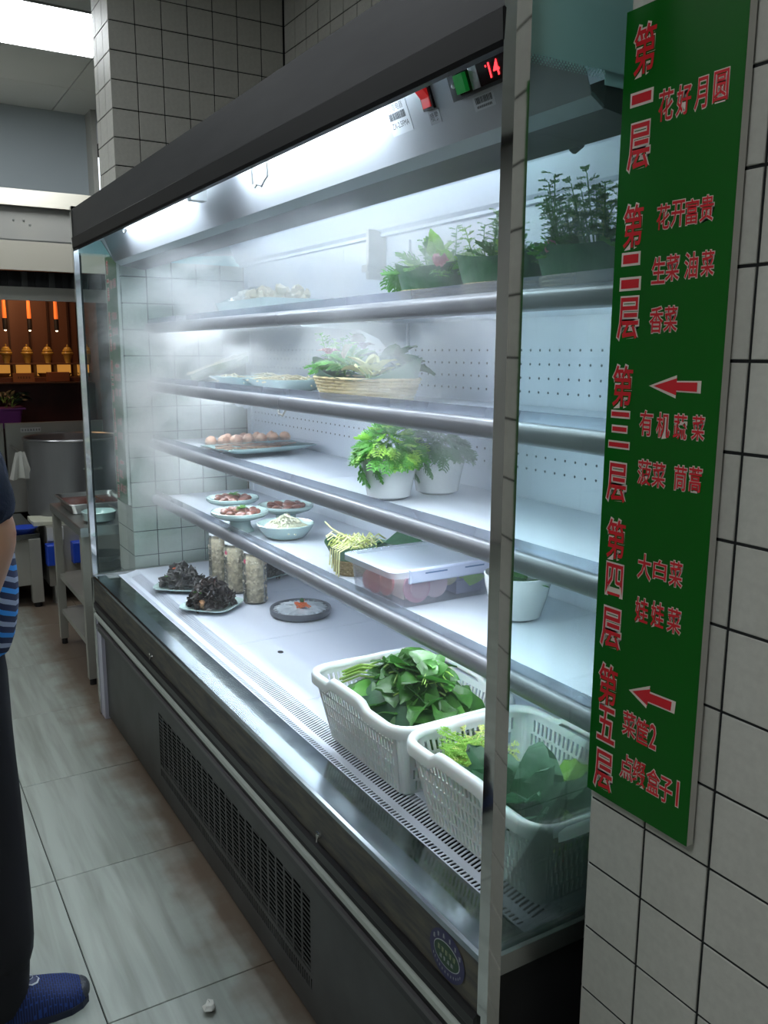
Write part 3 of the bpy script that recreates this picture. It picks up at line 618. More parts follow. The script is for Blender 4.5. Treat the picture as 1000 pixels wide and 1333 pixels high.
def orient(n_dir, spin):
    """euler taking +x to direction n_dir with roll"""
    q = Vector(n_dir).to_track_quat('X', 'Z'); return (q @ Euler((spin, 0, 0)).to_quaternion()).to_euler()

def flat_leaf_pile(root, meshes, n, cx, cy, rx, ry, z0, h, tiltr=0.5, scl=(0.8, 1.2), drop=0.0, bound=None):
    for i in range(n):
        a = random.uniform(0, 2 * PI); q = math.sqrt(random.random()); x = cx + rx * q * math.cos(a); y = cy + ry * q * math.sin(a)
        z = z0 + h * (1 - q * q) * random.uniform(0.75, 1.0)
        d = random.uniform(0, 2 * PI) if random.random() < 0.4 else a + random.uniform(-0.9, 0.9)
        e = Euler((random.uniform(-tiltr, tiltr), random.uniform(-tiltr, tiltr) + 0.35 * q + drop, d))
        inst('leaf', random.choice(meshes), root, (x, y, z), e, random.uniform(*scl))

# ------------------------------------------------------------------ slotted plastic baskets on the deck
def rrect(x0, x1, y0, y1, r, n=5):
    out = []
    for (cx, cy, a0) in ((x1 - r, y1 - r, 0), (x0 + r, y1 - r, PI / 2), (x0 + r, y0 + r, PI), (x1 - r, y0 + r, 1.5 * PI)):
        for i in range(n + 1):
            a = a0 + PI / 2 * i / n; out.append((cx + r * math.cos(a), cy + r * math.sin(a)))
    return out
def slotted_basket(label, loc, L=0.375, D=0.285, H=0.152, rz=0.0):
    t = thing('plastic_basket', label, 'basket', loc, rz, 'slotted white baskets on the case deck')
    ins = 0.030                       # taper
    w = MB()
    # walls: 4 sides as bars between slots
    def P(side, u, v, d=0.0):
        # u in -1..1 along the side, v 0..1 up, d outward
        k = ins * (1 - v)
        if side in (0, 2):
            s = -1 if side == 0 else 1; hl = L / 2 - k; return Vector((u * hl, s * (D / 2 - k + d), v * H))
        s = -1 if side == 3 else 1; hd = D / 2 - k; return Vector((s * (L / 2 - k + d), u * hd, v * H))
    def bar(side, u0, u1, v0, v1, th=0.0025):
        q = [P(side, u, v, d) for u in (u0, u1) for v in (v0, v1) for d in (-th / 2, th / 2)]
        w.add(q, [(0, 1, 3, 2), (4, 6, 7, 5), (0, 4, 5, 1), (2, 3, 7, 6), (0, 2, 6, 4), (1, 5, 7, 3)])
    rowsv = [0.03, 0.22, 0.40, 0.58, 0.76, 0.94]
    for side in range(4):
        long_ = side in (0, 2); n_ = 26 if long_ else 18; um = 0.86 if long_ else 0.80
        bar(side, -um - 0.06, -um, 0, 1); bar(side, um, um + 0.06, 0, 1)
        bar(side, -um, um, 0, 0.035); bar(side, -um, um, 0.94, 1)
        for r in range(5):
            v0, v1 = rowsv[r] + 0.0, rowsv[r + 1]
            bar(side, -um, um, v1 - 0.035, v1)
            off = 0.5 if r % 2 else 0
            for k in range(n_ + 1):
                u0 = -um + (k + off * 0.999) * 2 * um / n_
                if u0 + 0.9 * um / n_ > um: continue
                bar(side, u0, u0 + 1.0 * um / n_, v0, v1 - 0.035)
    # rounded corners
    for sx in (-1, 1):
        for sy in (-1, 1):
            q = []; f = []; nn = 5
            for j, v in enumerate((0, 0.5, 1)):
                k = ins * (1 - v); um_l, um_s = 0.90 * (L / 2 - k), 0.84 * (D / 2 - k)
                ax, ay = sx * um_l, sy * (D / 2 - k); bx, by = sx * (L / 2 - k), sy * um_s; cx, cy = sx * (L / 2 - k), sy * (D / 2 - k)
                for i in range(nn + 1):
                    s_ = i / nn; x = (1 - s_) ** 2 * ax + 2 * s_ * (1 - s_) * cx + s_ * s_ * bx; y = (1 - s_) ** 2 * ay + 2 * s_ * (1 - s_) * cy + s_ * s_ * by
                    q.append((x, y, v * H))
            for j in range(2):
                for i in range(nn): f.append((j * (nn + 1) + i, j * (nn + 1) + i + 1, (j + 1) * (nn + 1) + i + 1, (j + 1) * (nn + 1) + i))
            w.add(q, f)
    w.build('slotted_wall', basket_m, t)
    bl, bd = L / 2 - ins, D / 2 - ins; fl = MB()
    rr = rrect(-bl + 0.002, bl - 0.002, -bd + 0.002, bd - 0.002, 0.02, 4); n2 = len(rr)
    fl.add([(x, y, 0.0) for x, y in rr] + [(x, y, 0.004) for x, y in rr], [tuple(range(n2))[::-1], tuple(range(n2, 2 * n2))] + [(i, (i + 1) % n2, n2 + (i + 1) % n2, n2 + i) for i in range(n2)])
    fl.build('floor_panel', basket_m, t)
    # rim, raised over the grip on the long sides
    path = []
    base = rrect(-L / 2 - 0.004, L / 2 + 0.004, -D / 2 - 0.004, D / 2 + 0.004, 0.045, 6)
    for i in range(len(base)):
        a, b_ = base[i], base[(i + 1) % len(base)]; path.append(a)
        d = math.hypot(b_[0] - a[0], b_[1] - a[1])
        if d > 0.05:
            for k in range(1, 16): path.append((a[0] + (b_[0] - a[0]) * k / 16, a[1] + (b_[1] - a[1]) * k / 16))
    def lift(x, y):
        if abs(abs(y) - (D / 2 + 0.004)) < 0.003:
            q = (abs(x + 0.01) - 0.062) / 0.016; return 0.014 * max(0.0, min(1.0, 1 - q)) ** 1 if q > 0 else 0.014
        return 0.0
    prof = [(-0.008, -0.004), (-0.007, 0.004), (0.0, 0.008), (0.008, 0.006), (0.011, -0.002), (0.0105, -0.017), (0.008, -0.018), (0.007, -0.004)]
    rim = MB(); np_ = len(path); v = []
    for i in range(np_):
        x, y = path[i]; px_, py_ = path[i - 1]; nx_, ny_ = path[(i + 1) % np_]
        tx, ty = nx_ - px_, ny_ - py_; l = math.hypot(tx, ty); ox, oy = ty / l, -tx / l
        for a, b_ in prof: v.append((x + ox * a, y + oy * a, H + lift(x, y) + b_))
    m_ = len(prof); f = [(i * m_ + k, ((i + 1) % np_) * m_ + k, ((i + 1) % np_) * m_ + (k + 1) % m_, i * m_ + (k + 1) % m_) for i in range(np_) for k in range(m_)]
    rim.add(v, f); rim.build('rim', basket_m, t, 60)
    return t
DZ = 0.586
b1 = slotted_basket('white slotted plastic basket heaped with flat dark spinach leaves', (-0.592, 0.253, DZ + 0.001))
b2 = slotted_basket('white slotted plastic basket beside the near glass end holding mixed greens', (-0.192, 0.253, DZ + 0.001))
sp = thing('spinach_bunch', 'heap of flat dark green spinach leaves with stalks in the farther plastic basket', 'vegetable', (-0.592, 0.253, DZ + 0.10))
spm = [stalked(0.072, 0.056, 0.025, leafd, fold=0.10 + 0.05 * i, curl=0.5 + 0.25 * i, nseg=6, ruff=0.003, seed=i, tip=0.45) for i in range(4)] + [stalked(0.085, 0.066, 0.025, leafd, fold=0.22, curl=1.1, nseg=6, ruff=0.004, seed=9, tip=0.42), stalked(0.062, 0.046, 0.03, leafm, fold=0.15, curl=0.6, ruff=0.003, seed=5, tip=0.45)]
for i in range(230):
    a = random.uniform(0, 2 * PI); q = math.sqrt(random.random()); x = 0.03 + 0.138 * q * math.cos(a); y = 0.086 * q * math.sin(a)
    z = 0.015 + 0.088 * (1 - q ** 2.2) * random.uniform(0.55, 1.0)
    d_ = a + random.uniform(-1.2, 1.2) if q > 0.45 else random.uniform(0, 2 * PI)
    inst('leaf', random.choice(spm), sp, (x - 0.05 * math.cos(d_), y - 0.05 * math.sin(d_), z + 0.006), Euler((random.uniform(-0.7, 0.7), random.uniform(-0.5, 0.45) - (0.12 if q < 0.7 else -0.05), d_)), random.uniform(0.8, 1.2))
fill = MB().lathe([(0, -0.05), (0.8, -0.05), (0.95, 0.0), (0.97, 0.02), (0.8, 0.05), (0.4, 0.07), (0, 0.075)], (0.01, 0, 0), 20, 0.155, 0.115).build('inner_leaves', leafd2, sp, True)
stk = MB()
for i in range(12):
    y = random.uniform(-0.06, 0.06); z = random.uniform(0.045, 0.075); x = -0.15 - random.uniform(0, 0.02)
    stk.tube([(x, y - 0.03, z - 0.03), (x + 0.05, y - 0.01, z), (x + 0.12, y + 0.02, z + 0.01), (x + 0.18, y + 0.04, z)], [0.0028, 0.0025, 0.002, 0.0015], 6)
stk.build('stalks', stem_m, sp, True)
# basket two: frisee, pale lettuce, dark bok choy leaves, small cauliflower
fr = thing('frisee_lettuce', 'pale yellow-green frilly lettuce with thin stalks at the far end of the nearer basket', 'vegetable', (-0.27, 0.20, DZ + 0.085))
strand = []
for s_ in range(4):
    b = MB(); R = random.Random(s_)
    for k in range(16):
        a = R.uniform(-0.9, 0.9); l = R.uniform(0.04, 0.085); p = []
        for j in range(4):
            t_ = j / 3; p.append((l * t_ * math.cos(a), l * t_ * math.sin(a) + 0.01 * math.sin(3 * t_ + k), 0.02 * math.sin(PI * t_) * R.uniform(0.3, 1.6)))
        b.tube(p, [0.003, 0.002, 0.0015, 0.0008], 5)
        b.merge(lobed(0.02, 0.016, k, 3), Matrix.Translation(p[-1]) @ Matrix.Rotation(a, 4, 'Z'))
    strand.append(b.mesh('frond', leafy if s_ % 2 else leafl, True))
for i in range(34):
    a = random.uniform(0, 2 * PI); q = random.random()
    inst('frond', random.choice(strand), fr, (0.05 * q * math.cos(a) - 0.03, 0.06 * q * math.sin(a) + 0.02, random.uniform(0, 0.03)), (random.uniform(-0.3, 0.3), random.uniform(-0.9, -0.1), random.uniform(0, 2 * PI) if q < 0.5 else a + PI), random.uniform(0.6, 0.85))
def lettuce(name, label, loc, m_, n=26, s=1.0, ruff=0.007, rx=0.07, ry=0.05, up=0.9, L=0.075, w=0.07):
    t = thing(name, label, 'vegetable', loc)
    ms = [stalked(L, w, 0.012, m_, fold=0.3, curl=0.8, nseg=6, ruff=ruff, seed=50 + k, tip=0.45) for k in range(4)]
    for i in range(n):
        a = 2 * PI * i / n * 3.3; q = (i / n) ** 0.6
        d = Vector((math.cos(a) * (0.25 + q), math.sin(a) * (0.25 + q), up * (1.15 - q * 0.8)))
        inst('leaf', random.choice(ms), t, (rx * 0.5 * q * math.cos(a), ry * 0.5 * q * math.sin(a), 0), orient(d, random.uniform(-0.4, 0.4)), s * random.uniform(0.8, 1.15))
    return t
lettuce('green_lettuce', 'bright light green ruffled lettuce at the back of the nearer basket', (-0.16, 0.31, DZ + 0.06), leafl, 30, 1.0)
lettuce('green_lettuce', 'light green ruffled lettuce in the nearer basket corner against the end glass', (-0.07, 0.30, DZ + 0.06), leafl, 24, 1.0)
cfm = mat('cauliflower', (0.75, 0.72, 0.42), 0.6)
cf = MB()
for i in range(14): cf.blob((random.uniform(-0.02, 0.02), random.uniform(-0.015, 0.015), random.uniform(0, 0.012)), 0.011, 0.25, 8, 5)
tag(cf.build('baby_cabbage', cfm, None, True, (-0.235, 0.245, DZ + 0.115)), 'small cream-yellow cabbage heart poking up in the nearer basket', 'vegetable')
ky = thing('dark_greens_bunch', 'large crinkled blue-green leaves with thick stalks at the near end of the nearer basket', 'vegetable', (-0.13, 0.19, DZ + 0.03))
km = [stalked(0.095, 0.085, 0.03, leafd2, r=0.006, fold=0.22, curl=0.9, nseg=8, ruff=0.009, seed=70 + k, tip=0.4) for k in range(4)]
for (x, y, dx_, dy_, dz_, sp_, sc) in ((0.02, -0.03, 0.2, -0.15, 1.0, 0.2, 1.0), (-0.05, -0.02, -0.25, -0.1, 1.0, -0.3, 1.05), (0.0, 0.02, -0.1, 0.2, 1.1, 0.4, 1.1), (0.05, 0.02, 0.1, 0.2, 1.0, -0.2, 1.0),
        (0.03, 0.0, 0.1, -0.1, 1.2, 2.6, 0.95), (-0.03, 0.0, -0.3, 0.1, 0.9, 0.1, 0.95), (0.06, -0.04, 0.15, -0.1, 0.9, 0.5, 0.85), (-0.02, -0.04, -0.1, -0.1, 0.9, 0.0, 0.9), (0.03, -0.03, 0.1, -0.1, 0.8, 0.2, 0.85), (-0.07, -0.03, -0.2, -0.1, 0.8, 0.6, 0.8), (0.05, 0.05, 0.1, 0.5, 0.8, 1, 0.9)):
    inst('leaf', random.choice(km), ky, (x, y, 0.05), orient((dx_, dy_, dz_), sp_), sc)

# ------------------------------------------------------------------ woven baskets wrapped in leaves
def woven(mb, rx, ry, z0, z1, flare, rows=7, n=28, th=0.0022):
    """woven wall: strands going over and under stakes"""
    for r in range(rows):
        t = (r + 0.5) / rows; k = 1 + flare * t; pts = []
        for i in range(n * 2):
            a = 2 * PI * i / (n * 2); w_ = 0.0022 * (1 if (i // 1 + r) % 2 else -1)
            ce, se = math.cos(a), math.sin(a)
            pts.append(((rx * k + w_) * ce, (ry * k + w_) * se, z0 + (z1 - z0) * t))
        mb.tube(pts, (z1 - z0) / rows * 0.48, 5, False, True)
    for i in range(n):
        a = 2 * PI * (i + 0.5) / n
        mb.cyl((rx * math.cos(a), ry * math.sin(a), z0), (rx * (1 + flare) * math.cos(a), ry * (1 + flare) * math.sin(a), z1), 0.0018, 5)
def wicker_basket(name, label, loc, rx, ry, h, flare, m_, rz=0, rows=6, leaf_h=0.05, leaf_k=1.35, group=None, wave=0.15):
    t = thing(name, label, 'basket', loc, rz, group)
    b = MB(); woven(b, rx, ry, 0.003, h, flare, rows); b.build('woven_wall', m_, t, True)
    MB().lathe([(0, 0), (1, 0.0), (1, 0.006), (0, 0.006)], (0, 0, 0), 24, rx, ry).build('base', m_, t)
    # big leaf liner standing up above the wicker
    n = 40; v = []; kk = 1 + flare
    for j in range(4):
        s_ = j / 3
        for i in range(n):
            a = 2 * PI * i / n; q = kk * 0.95 + (leaf_k - 1) * s_; up = 1 + wave * math.sin(2 * a + 0.6)
            v.append((rx * q * math.cos(a), ry * q * math.sin(a), h * 0.85 + (leaf_h + h * 0.15) * s_ * up))
    f = [(j * n + i, j * n + (i + 1) % n, (j + 1) * n + (i + 1) % n, (j + 1) * n + i) for j in range(3) for i in range(n)]
    MB().add(v, f).build('leaf_liner', leafwrap, t, True, ).location = (0, 0, 0)
    return t
chm = [lobed(0.055, 0.045, k).mesh('leaf', leafm, True) for k in range(3)] + [lobed(0.06, 0.05, 5).mesh('leaf', leafl, True)]
def sprig(m_, seed, h=0.10):
    R = random.Random(seed); b = MB(); b.tube([(0, 0, 0), (0.004, 0.002, h * 0.5), (0.001, 0.006, h)], [0.0016, 0.0013, 0.0008], 5)
    for i in range(14):
        t = 0.25 + 0.75 * i / 13; a = i * 2.4; q = lobed(0.020 * (1.1 - 0.5 * t), 0.014, i, 3)
        b.merge(q, Matrix.Translation((0.003 * t, 0.005 * t, h * t)) @ Matrix.Rotation(a, 4, 'Z') @ Matrix.Rotation(-0.7, 4, 'Y'))
    return b.mesh('sprig', m_, True)
spr = [sprig(leafm, k, 0.085 + 0.012 * k) for k in range(3)] + [sprig(leafl, 7, 0.09)]
def herb_bunch(name, label, loc, n_leaf, n_sprig, rx, ry, h=0.03, ms=None, up=0.5, sz=1.0, sprs=None, tall=1.0):
    t = thing(name, label, 'vegetable', loc); ms = ms or chm
    for i in range(n_leaf):
        a = random.uniform(0, 2 * PI); q = math.sqrt(random.random())
        d = (math.cos(a) * (0.2 + q), math.sin(a) * (0.2 + q), up * (1.4 - q) + random.uniform(-0.2, 0.3))
        inst('leaf', random.choice(ms), t, (rx * 0.8 * q * math.cos(a), ry * 0.8 * q * math.sin(a), h * (1 - q) * random.random()), orient(d, random.uniform(-0.6, 0.6)), sz * random.uniform(0.8, 1.25))
    for i in range(n_sprig):
        a = random.uniform(0, 2 * PI); q = math.sqrt(random.random())
        inst('sprig', random.choice(sprs or spr), t, (rx * 0.8 * q * math.cos(a), ry * 0.8 * q * math.sin(a), 0), (random.uniform(-0.4, 0.4), random.uniform(-0.4, 0.4), a), tall * random.uniform(0.7, 1.05))
    return t
# top shelf
Z1 = SH[1] + 0.001
gB = 'leaf-lined wicker baskets on the top shelf'
for (x, y, lab) in ((-0.685, 0.37, 'leaf-lined wicker basket on the top shelf with a bright drooping sprig'), (-0.46, 0.37, 'leaf-lined wicker basket on the top shelf just left of the near corner post'), (-0.24, 0.38, 'leaf-lined wicker basket on the top shelf behind the near end glass')):
    wicker_basket('wicker_basket', lab, (x, y, Z1), 0.082, 0.062, 0.032, 0.10, wick, 0, 4, 0.052, 1.26, gB)
herb_bunch('leafy_greens', 'misty pale lettuce and celery leaves on the top shelf, farthest leaf-lined basket', (-0.685, 0.37, Z1 + 0.065), 34, 4, 0.085, 0.06, 0.02, [stalked(0.06, 0.035, 0.02, leafl, fold=0.3, curl=0.7, ruff=0.004, seed=k) for k in range(3)] + chm, 0.8)
pk = herb_bunch('hanging_sprig', 'bright green sprig drooping over the left edge of the top shelf basket', (-0.79, 0.35, Z1 + 0.085), 0, 0, 0.02, 0.02)
for k, (dx_, dz_) in enumerate(((-1, -0.7), (-0.6, -1), (-0.9, -0.2), (-0.4, -0.8))): inst('leaf', chm[k % 4], pk, (0, 0.01 * (k - 1.5), 0), orient((dx_, 0.1 * k - 0.15, dz_), 0.3), 0.85)
herb_bunch('herb_bunch', 'feathery green herbs on the top shelf in the middle leaf-lined basket', (-0.46, 0.37, Z1 + 0.065), 30, 12, 0.085, 0.06, 0.02, None, 0.9, 0.8)
herb_bunch('herb_bunch', 'tall thin herb sprigs on the top shelf behind the near end glass', (-0.24, 0.38, Z1 + 0.065), 24, 22, 0.085, 0.06, 0.02, None, 1.1, 0.8, None, 1.2)
for (x, y, z, l) in ((-0.59, 0.31, Z1 + 0.085, 0.05), (-0.26, 0.315, Z1 + 0.075, 0.03)):
    pb = MB()
    for k in range(5): pb.blob((random.uniform(-0.012, 0.012), random.uniform(-0.006, 0.006), random.uniform(-0.008, 0.008)), 0.009, 0.4, 7, 5)
    tag(pb.build('pink_flower', pinkv, None, True, (x, y, z)), 'small pink-purple flower bud in the ' + ('middle' if x < -0.5 else 'glass-side') + ' top shelf greens', 'flower')
# tray with film-wrapped sprouts
tr = thing('wrapped_vegetable_tray', 'pale blue tray of film-wrapped white mushrooms in mist on the top shelf', 'tray', (-1.70, 0.42, Z1))
tw = MB(); r0 = rrect(-0.19, 0.19, -0.085, 0.085, 0.02, 3); r1 = rrect(-0.215, 0.215, -0.105, 0.105, 0.02, 3); n_ = len(r0)
tw.add([(x, y, 0) for x, y in r0] + [(x, y, 0.058) for x, y in r1] + [(x * 0.985, y * 0.97, 0.058) for x, y in r1] + [(x * 0.98, y * 0.97, 0.004) for x, y in r0],
       [tuple(range(n_))[::-1], tuple(range(3 * n_, 4 * n_))] + [(k * n_ + i, k * n_ + (i + 1) % n_, (k + 1) * n_ + (i + 1) % n_, (k + 1) * n_ + i) for k in range(3) for i in range(n_)])
tw.build('tray_body', porc, tr, 30)
mm = mat('white_mushroom', (0.72, 0.68, 0.52), 0.5, vary=(30, (0.55, 0.48, 0.32), 0.2))
mb_ = MB()
for i in range(60): mb_.blob((random.uniform(-0.04, 0.15), random.uniform(-0.07, 0.07), random.uniform(0.045, 0.088)), random.uniform(0.012, 0.02), 0.3, 7, 5)
mb_.build('mushrooms', mm, tr, True)
fm = MB(); nx, ny = 14, 10
fm.add([(-0.2 + 0.24 * i / nx, -0.09 + 0.18 * j / ny, 0.06 + 0.05 * math.sin(PI * i / nx) * math.sin(PI * j / ny) + random.uniform(-0.006, 0.006)) for i in range(nx + 1) for j in range(ny + 1)], [(i * (ny + 1) + j, (i + 1) * (ny + 1) + j, (i + 1) * (ny + 1) + j + 1, i * (ny + 1) + j + 1) for i in range(nx) for j in range(ny)])
fm.build('cling_film', film, tr); fc = MB()
for i in range(26): fc.blob((random.uniform(-0.17, -0.03), random.uniform(-0.06, 0.06), random.uniform(0.045, 0.075)), random.uniform(0.014, 0.02), 0.3, 7, 5)
fc.build('wrapped_mushrooms', mat('pale_mushroom', (0.55, 0.56, 0.5), 0.5), tr, True)

# second shelf: tilted leaf of enoki, folded celadon dishes, big flower basket
Z2 = SH[2] + 0.001
def folded_dish(label, loc, lx, ly, h, rz=0.0, group=None, m_=None):
    t = thing('celadon_dish', label, 'dish', loc, rz, group); b = MB(); nx, ny = 12, 8; v = []
    for k in (0, 1):
        for i in range(nx + 1):
            for j in range(ny + 1):
                x = (i / nx - 0.5) * lx; y = (j / ny - 0.5) * ly; q = max(abs(x) / (lx / 2), abs(y) / (ly / 2))
                v.append((x * (1 + 0.0 * k), y, 0.002 + h * q ** 4 + (0.003 if k else 0) + 0.0015 * math.sin(9 * i / nx) * q))
    n = (nx + 1) * (ny + 1); f = []
    for k in (0, 1):
        for i in range(nx):
            for j in range(ny): a = k * n + i * (ny + 1) + j; f.append((a, a + ny + 1, a + ny + 2, a + 1))
    e = [i * (ny + 1) for i in range(nx + 1)] + [nx * (ny + 1) + j for j in range(1, ny + 1)] + [i * (ny + 1) + ny for i in range(nx - 1, -1, -1)] + [j for j in range(ny - 1, 0, -1)]
    f += [(e[i], e[(i + 1) % len(e)], n + e[(i + 1) % len(e)], n + e[i]) for i in range(len(e))]
    b.add(v, f).build('dish_body', m_ or porc, t, 60); return t
d1 = folded_dish('rectangular celadon dish of pale slices on the second shelf, left one', (-1.86, 0.42, Z2), 0.26, 0.20, 0.035)
d2 = folded_dish('rectangular celadon dish of pale slices on the second shelf next to wicker basket', (-1.56, 0.42, Z2), 0.26, 0.20, 0.035)
def strips(root, name, m_, n, rx, ry, z, l=(0.05, 0.09), th=0.0022, h=0.02):
    b = MB()
    for i in range(n):
        x, y = random.uniform(-rx, rx), random.uniform(-ry, ry); a = random.uniform(-0.5, 0.5) + (0 if random.random() < 0.7 else 1.2); L_ = random.uniform(*l) / 2
        zz = z + random.uniform(0, h) * (1 - (abs(x) / rx) ** 2)
        b.tube([(x - L_ * math.cos(a), y - L_ * math.sin(a), zz), (x, y, zz + 0.006), (x + L_ * math.cos(a), y + L_ * math.sin(a), zz - 0.002)], th, 5)
    return b.build(name, m_, root, True)
en = mat('enoki', (0.78, 0.74, 0.56), 0.5); strips(d1, 'bamboo_slices', en, 70, 0.10, 0.075, 0.022, h=0.025); strips(d2, 'bamboo_slices', mat('bamboo_pale', (0.74, 0.66, 0.44), 0.5), 70, 0.10, 0.075, 0.022, h=0.025)
eb = thing('enoki_boat', 'folded leaf boat of white enoki strands leaning on the second shelf', 'vegetable', (-2.17, 0.43, Z2 + 0.012), 0.5)
b = MB(); v = []
for i in range(9):
    t_ = i / 8; w_ = 0.055 * math.sin(PI * min(1, t_ * 0.85 + 0.15)); x = -0.13 + 0.26 * t_; z = 0.075 * t_
    v += [(x, -w_, z + 0.02), (x, -w_ * 0.6, z), (x, w_ * 0.6, z), (x, w_, z + 0.02)]
b.add(v, [(4 * i + k, 4 * i + k + 1, 4 * i + 5 + k, 4 * i + 4 + k) for i in range(8) for k in range(3)]); b.build('leaf_boat', mat('pale_leaf_boat', (0.30, 0.36, 0.24), 0.5), eb, True)
es = MB()
for i in range(90):
    t_ = random.uniform(0.1, 0.9); x = -0.13 + 0.26 * t_; y = random.uniform(-0.035, 0.035); z = 0.075 * t_ + random.uniform(0.012, 0.034)
    es.tube([(x - 0.035, y, z - 0.008), (x, y + 0.003, z), (x + 0.035, y + random.uniform(-0.01, 0.01), z + 0.013)], 0.0018, 4)
es.build('enoki', mat('enoki_white', (0.82, 0.80, 0.66), 0.5), eb, True)
wb = wicker_basket('wicker_basket', 'oblong pale wicker basket of flowers and mixed greens on the second shelf', (-1.08, 0.42, Z2), 0.175, 0.090, 0.060, 0.18, wick, 0, 7, 0.022, 1.10, None, 0.9)
herb_bunch('herb_bunch', 'feathery rosemary-like herb at the left end of the long flower basket', (-1.215, 0.42, Z2 + 0.075), 20, 12, 0.045, 0.05, 0.02, None, 0.9, 0.9)
hb = herb_bunch('leafy_greens', 'glossy green pea shoots heaped in the middle of the long flower basket', (-1.09, 0.38, Z2 + 0.085), 46, 0, 0.09, 0.05, 0.035, [stalked(0.045, 0.02, 0.01, leafm, fold=0.25, curl=0.6, seed=k) for k in range(3)] + [chm[0]], 0.3)
lettuce('dark_lettuce', 'dark green curly kale behind the yellow cabbage in the long basket', (-0.99, 0.44, Z2 + 0.07), mat('kale', (0.05, 0.13, 0.07), 0.5), 22, 1.0, 0.006)
yl = lettuce('baby_cabbage', 'pale yellow cabbage leaves at the right end of the long flower basket', (-0.955, 0.365, Z2 + 0.06), mat('cabbage_yellow', (0.62, 0.66, 0.25), 0.45, vary=(14, (0.75, 0.74, 0.42), 0.3)), 9, 0.9, 0.004, 0.03, 0.03, 1.5, 0.07, 0.045)
for (x, y, z, nm, col, lab) in ((-1.17, 0.36, Z2 + 0.115, 'pink', (0.62, 0.30, 0.36), 'dusty pink cabbage leaf ball in the long flower basket'), (-1.055, 0.40, Z2 + 0.13, 'purple', (0.10, 0.03, 0.12), 'dark purple flower on the long basket')):
    fl = MB()
    for k in range(9):
        a = k * 0.7; fl.merge(blade(0.035, 0.035, 0.4, 1.2, 4, 0.002, seed=k), Matrix.Rotation(a, 4, 'Z') @ Matrix.Rotation(-0.9, 4, 'Y'))
    tag(fl.build('flower_head', mat('petal_' + nm, col, 0.5), None, True, (x, y, z)), lab, 'flower')
mb2 = MB(); mb2.lathe([(0, 0.02), (0.012, 0.018), (0.021, 0.008), (0.022, 0.0), (0.016, -0.002), (0, 0)], (0, 0, 0), 14)
tag(mb2.build('black_mushroom', mat('mushroom_dark', (0.03, 0.025, 0.03), 0.5), None, True, (-1.10, 0.41, Z2 + 0.150)), 'dark round mushroom cap at the top of the long flower basket', 'mushroom')
mk = MB()
for k in range(6): mk.merge(blade(0.05, 0.018, 0.3, 0.5, 4, 0.002, seed=k), Matrix.Rotation(-0.3 + 0.12 * k, 4, 'Z') @ Matrix.Rotation(-1.1, 4, 'Y'))
tag(mk.build('pale_mushroom', mat('oyster_pale', (0.66, 0.60, 0.48), 0.5), None, True, (-1.085, 0.36, Z2 + 0.105)), 'fan of pale oyster mushroom pieces beside the dark mushroom cap', 'mushroom')

# third shelf: prawn dish and two potted greens
Z3 = SH[3] + 0.001
pl = folded_dish('long celadon dish of pink sliced prawns under film on the third shelf', (-1.85, 0.44, Z3 + 0.006), 0.20, 0.34, 0.022, 0.12)
gp = thing('grey_tray', 'dark grey oval tray with a row of shrimp balls on the third shelf', 'tray', (-2.01, 0.46, Z3), 0.12)
MB().lathe([(0, 0), (0.9, 0), (1, 0.012), (1.0, 0.016), (0.9, 0.008), (0, 0.006)], (0, 0, 0), 28, 0.075, 0.19).build('tray_body', mat('grey_tray', (0.13, 0.15, 0.16), 0.4), gp, True)
for i in range(11):
    u = -0.15 + 0.30 * (i % 7) / 6 if i < 7 else -0.06 + 0.18 * (i - 7) / 3
    MB().blob((0, 0, 0), 0.022, 0.10, 10, 7).build('shrimp_ball', shrimp, gp, True, ((0.015 if i < 7 else -0.03) + random.uniform(-0.004, 0.004), u, 0.036))
ps = MB()
for i in range(30):
    x, y = random.uniform(-0.07, 0.07), random.uniform(-0.13, 0.13); M_ = Matrix.Translation((x, y, 0.018 + random.uniform(0, 0.010))) @ Matrix.Rotation(random.uniform(-0.4, 0.4) + PI / 2, 4, 'Z')
    ps.merge(MB().box(-0.028, 0.028, -0.008, 0.008, 0, 0.004), M_ @ Matrix.Rotation(random.uniform(-0.15, 0.15), 4, 'Y'))
ps.build('prawn_slices', shrimp, pl)
v = []; nx, ny = 10, 10
fm = MB().add([(-0.11 + 0.22 * i / nx, -0.18 + 0.36 * j / ny, 0.036 + random.uniform(-0.0015, 0.0015)) for i in range(nx + 1) for j in range(ny + 1)], [(i * (ny + 1) + j, (i + 1) * (ny + 1) + j, (i + 1) * (ny + 1) + j + 1, i * (ny + 1) + j + 1) for i in range(nx) for j in range(ny)])
fm.build('cling_film', film, pl)
def white_pot(label, loc, r=0.070, rb=0.043, h=0.100):
    t = MB()
    t.lathe([(0, 0), (rb, 0), (rb + 0.010, 0.006), (r * 0.86, h * 0.45), (r * 0.97, h * 0.8), (r, h), (r - 0.003, h + 0.001), (r * 0.95, h * 0.8), (r * 0.82, h * 0.45), (rb, 0.008), (0, 0.008)], (0, 0, 0), 36)
    return tag(t.build('white_pot', porcw, None, True, loc), label, 'pot', 'round white pots of greens')
white_pot('glossy white pot of bright chrysanthemum greens, front one on the third shelf', (-0.875, 0.370, Z3))
white_pot('glossy white pot of greens behind the brighter one on the third shelf', (-0.880, 0.515, Z3))
chd = [lobed(0.05, 0.042, k).mesh('leaf', leafm, True) for k in range(3)] + [lobed(0.055, 0.05, 8).mesh('leaf', leafl, True)]
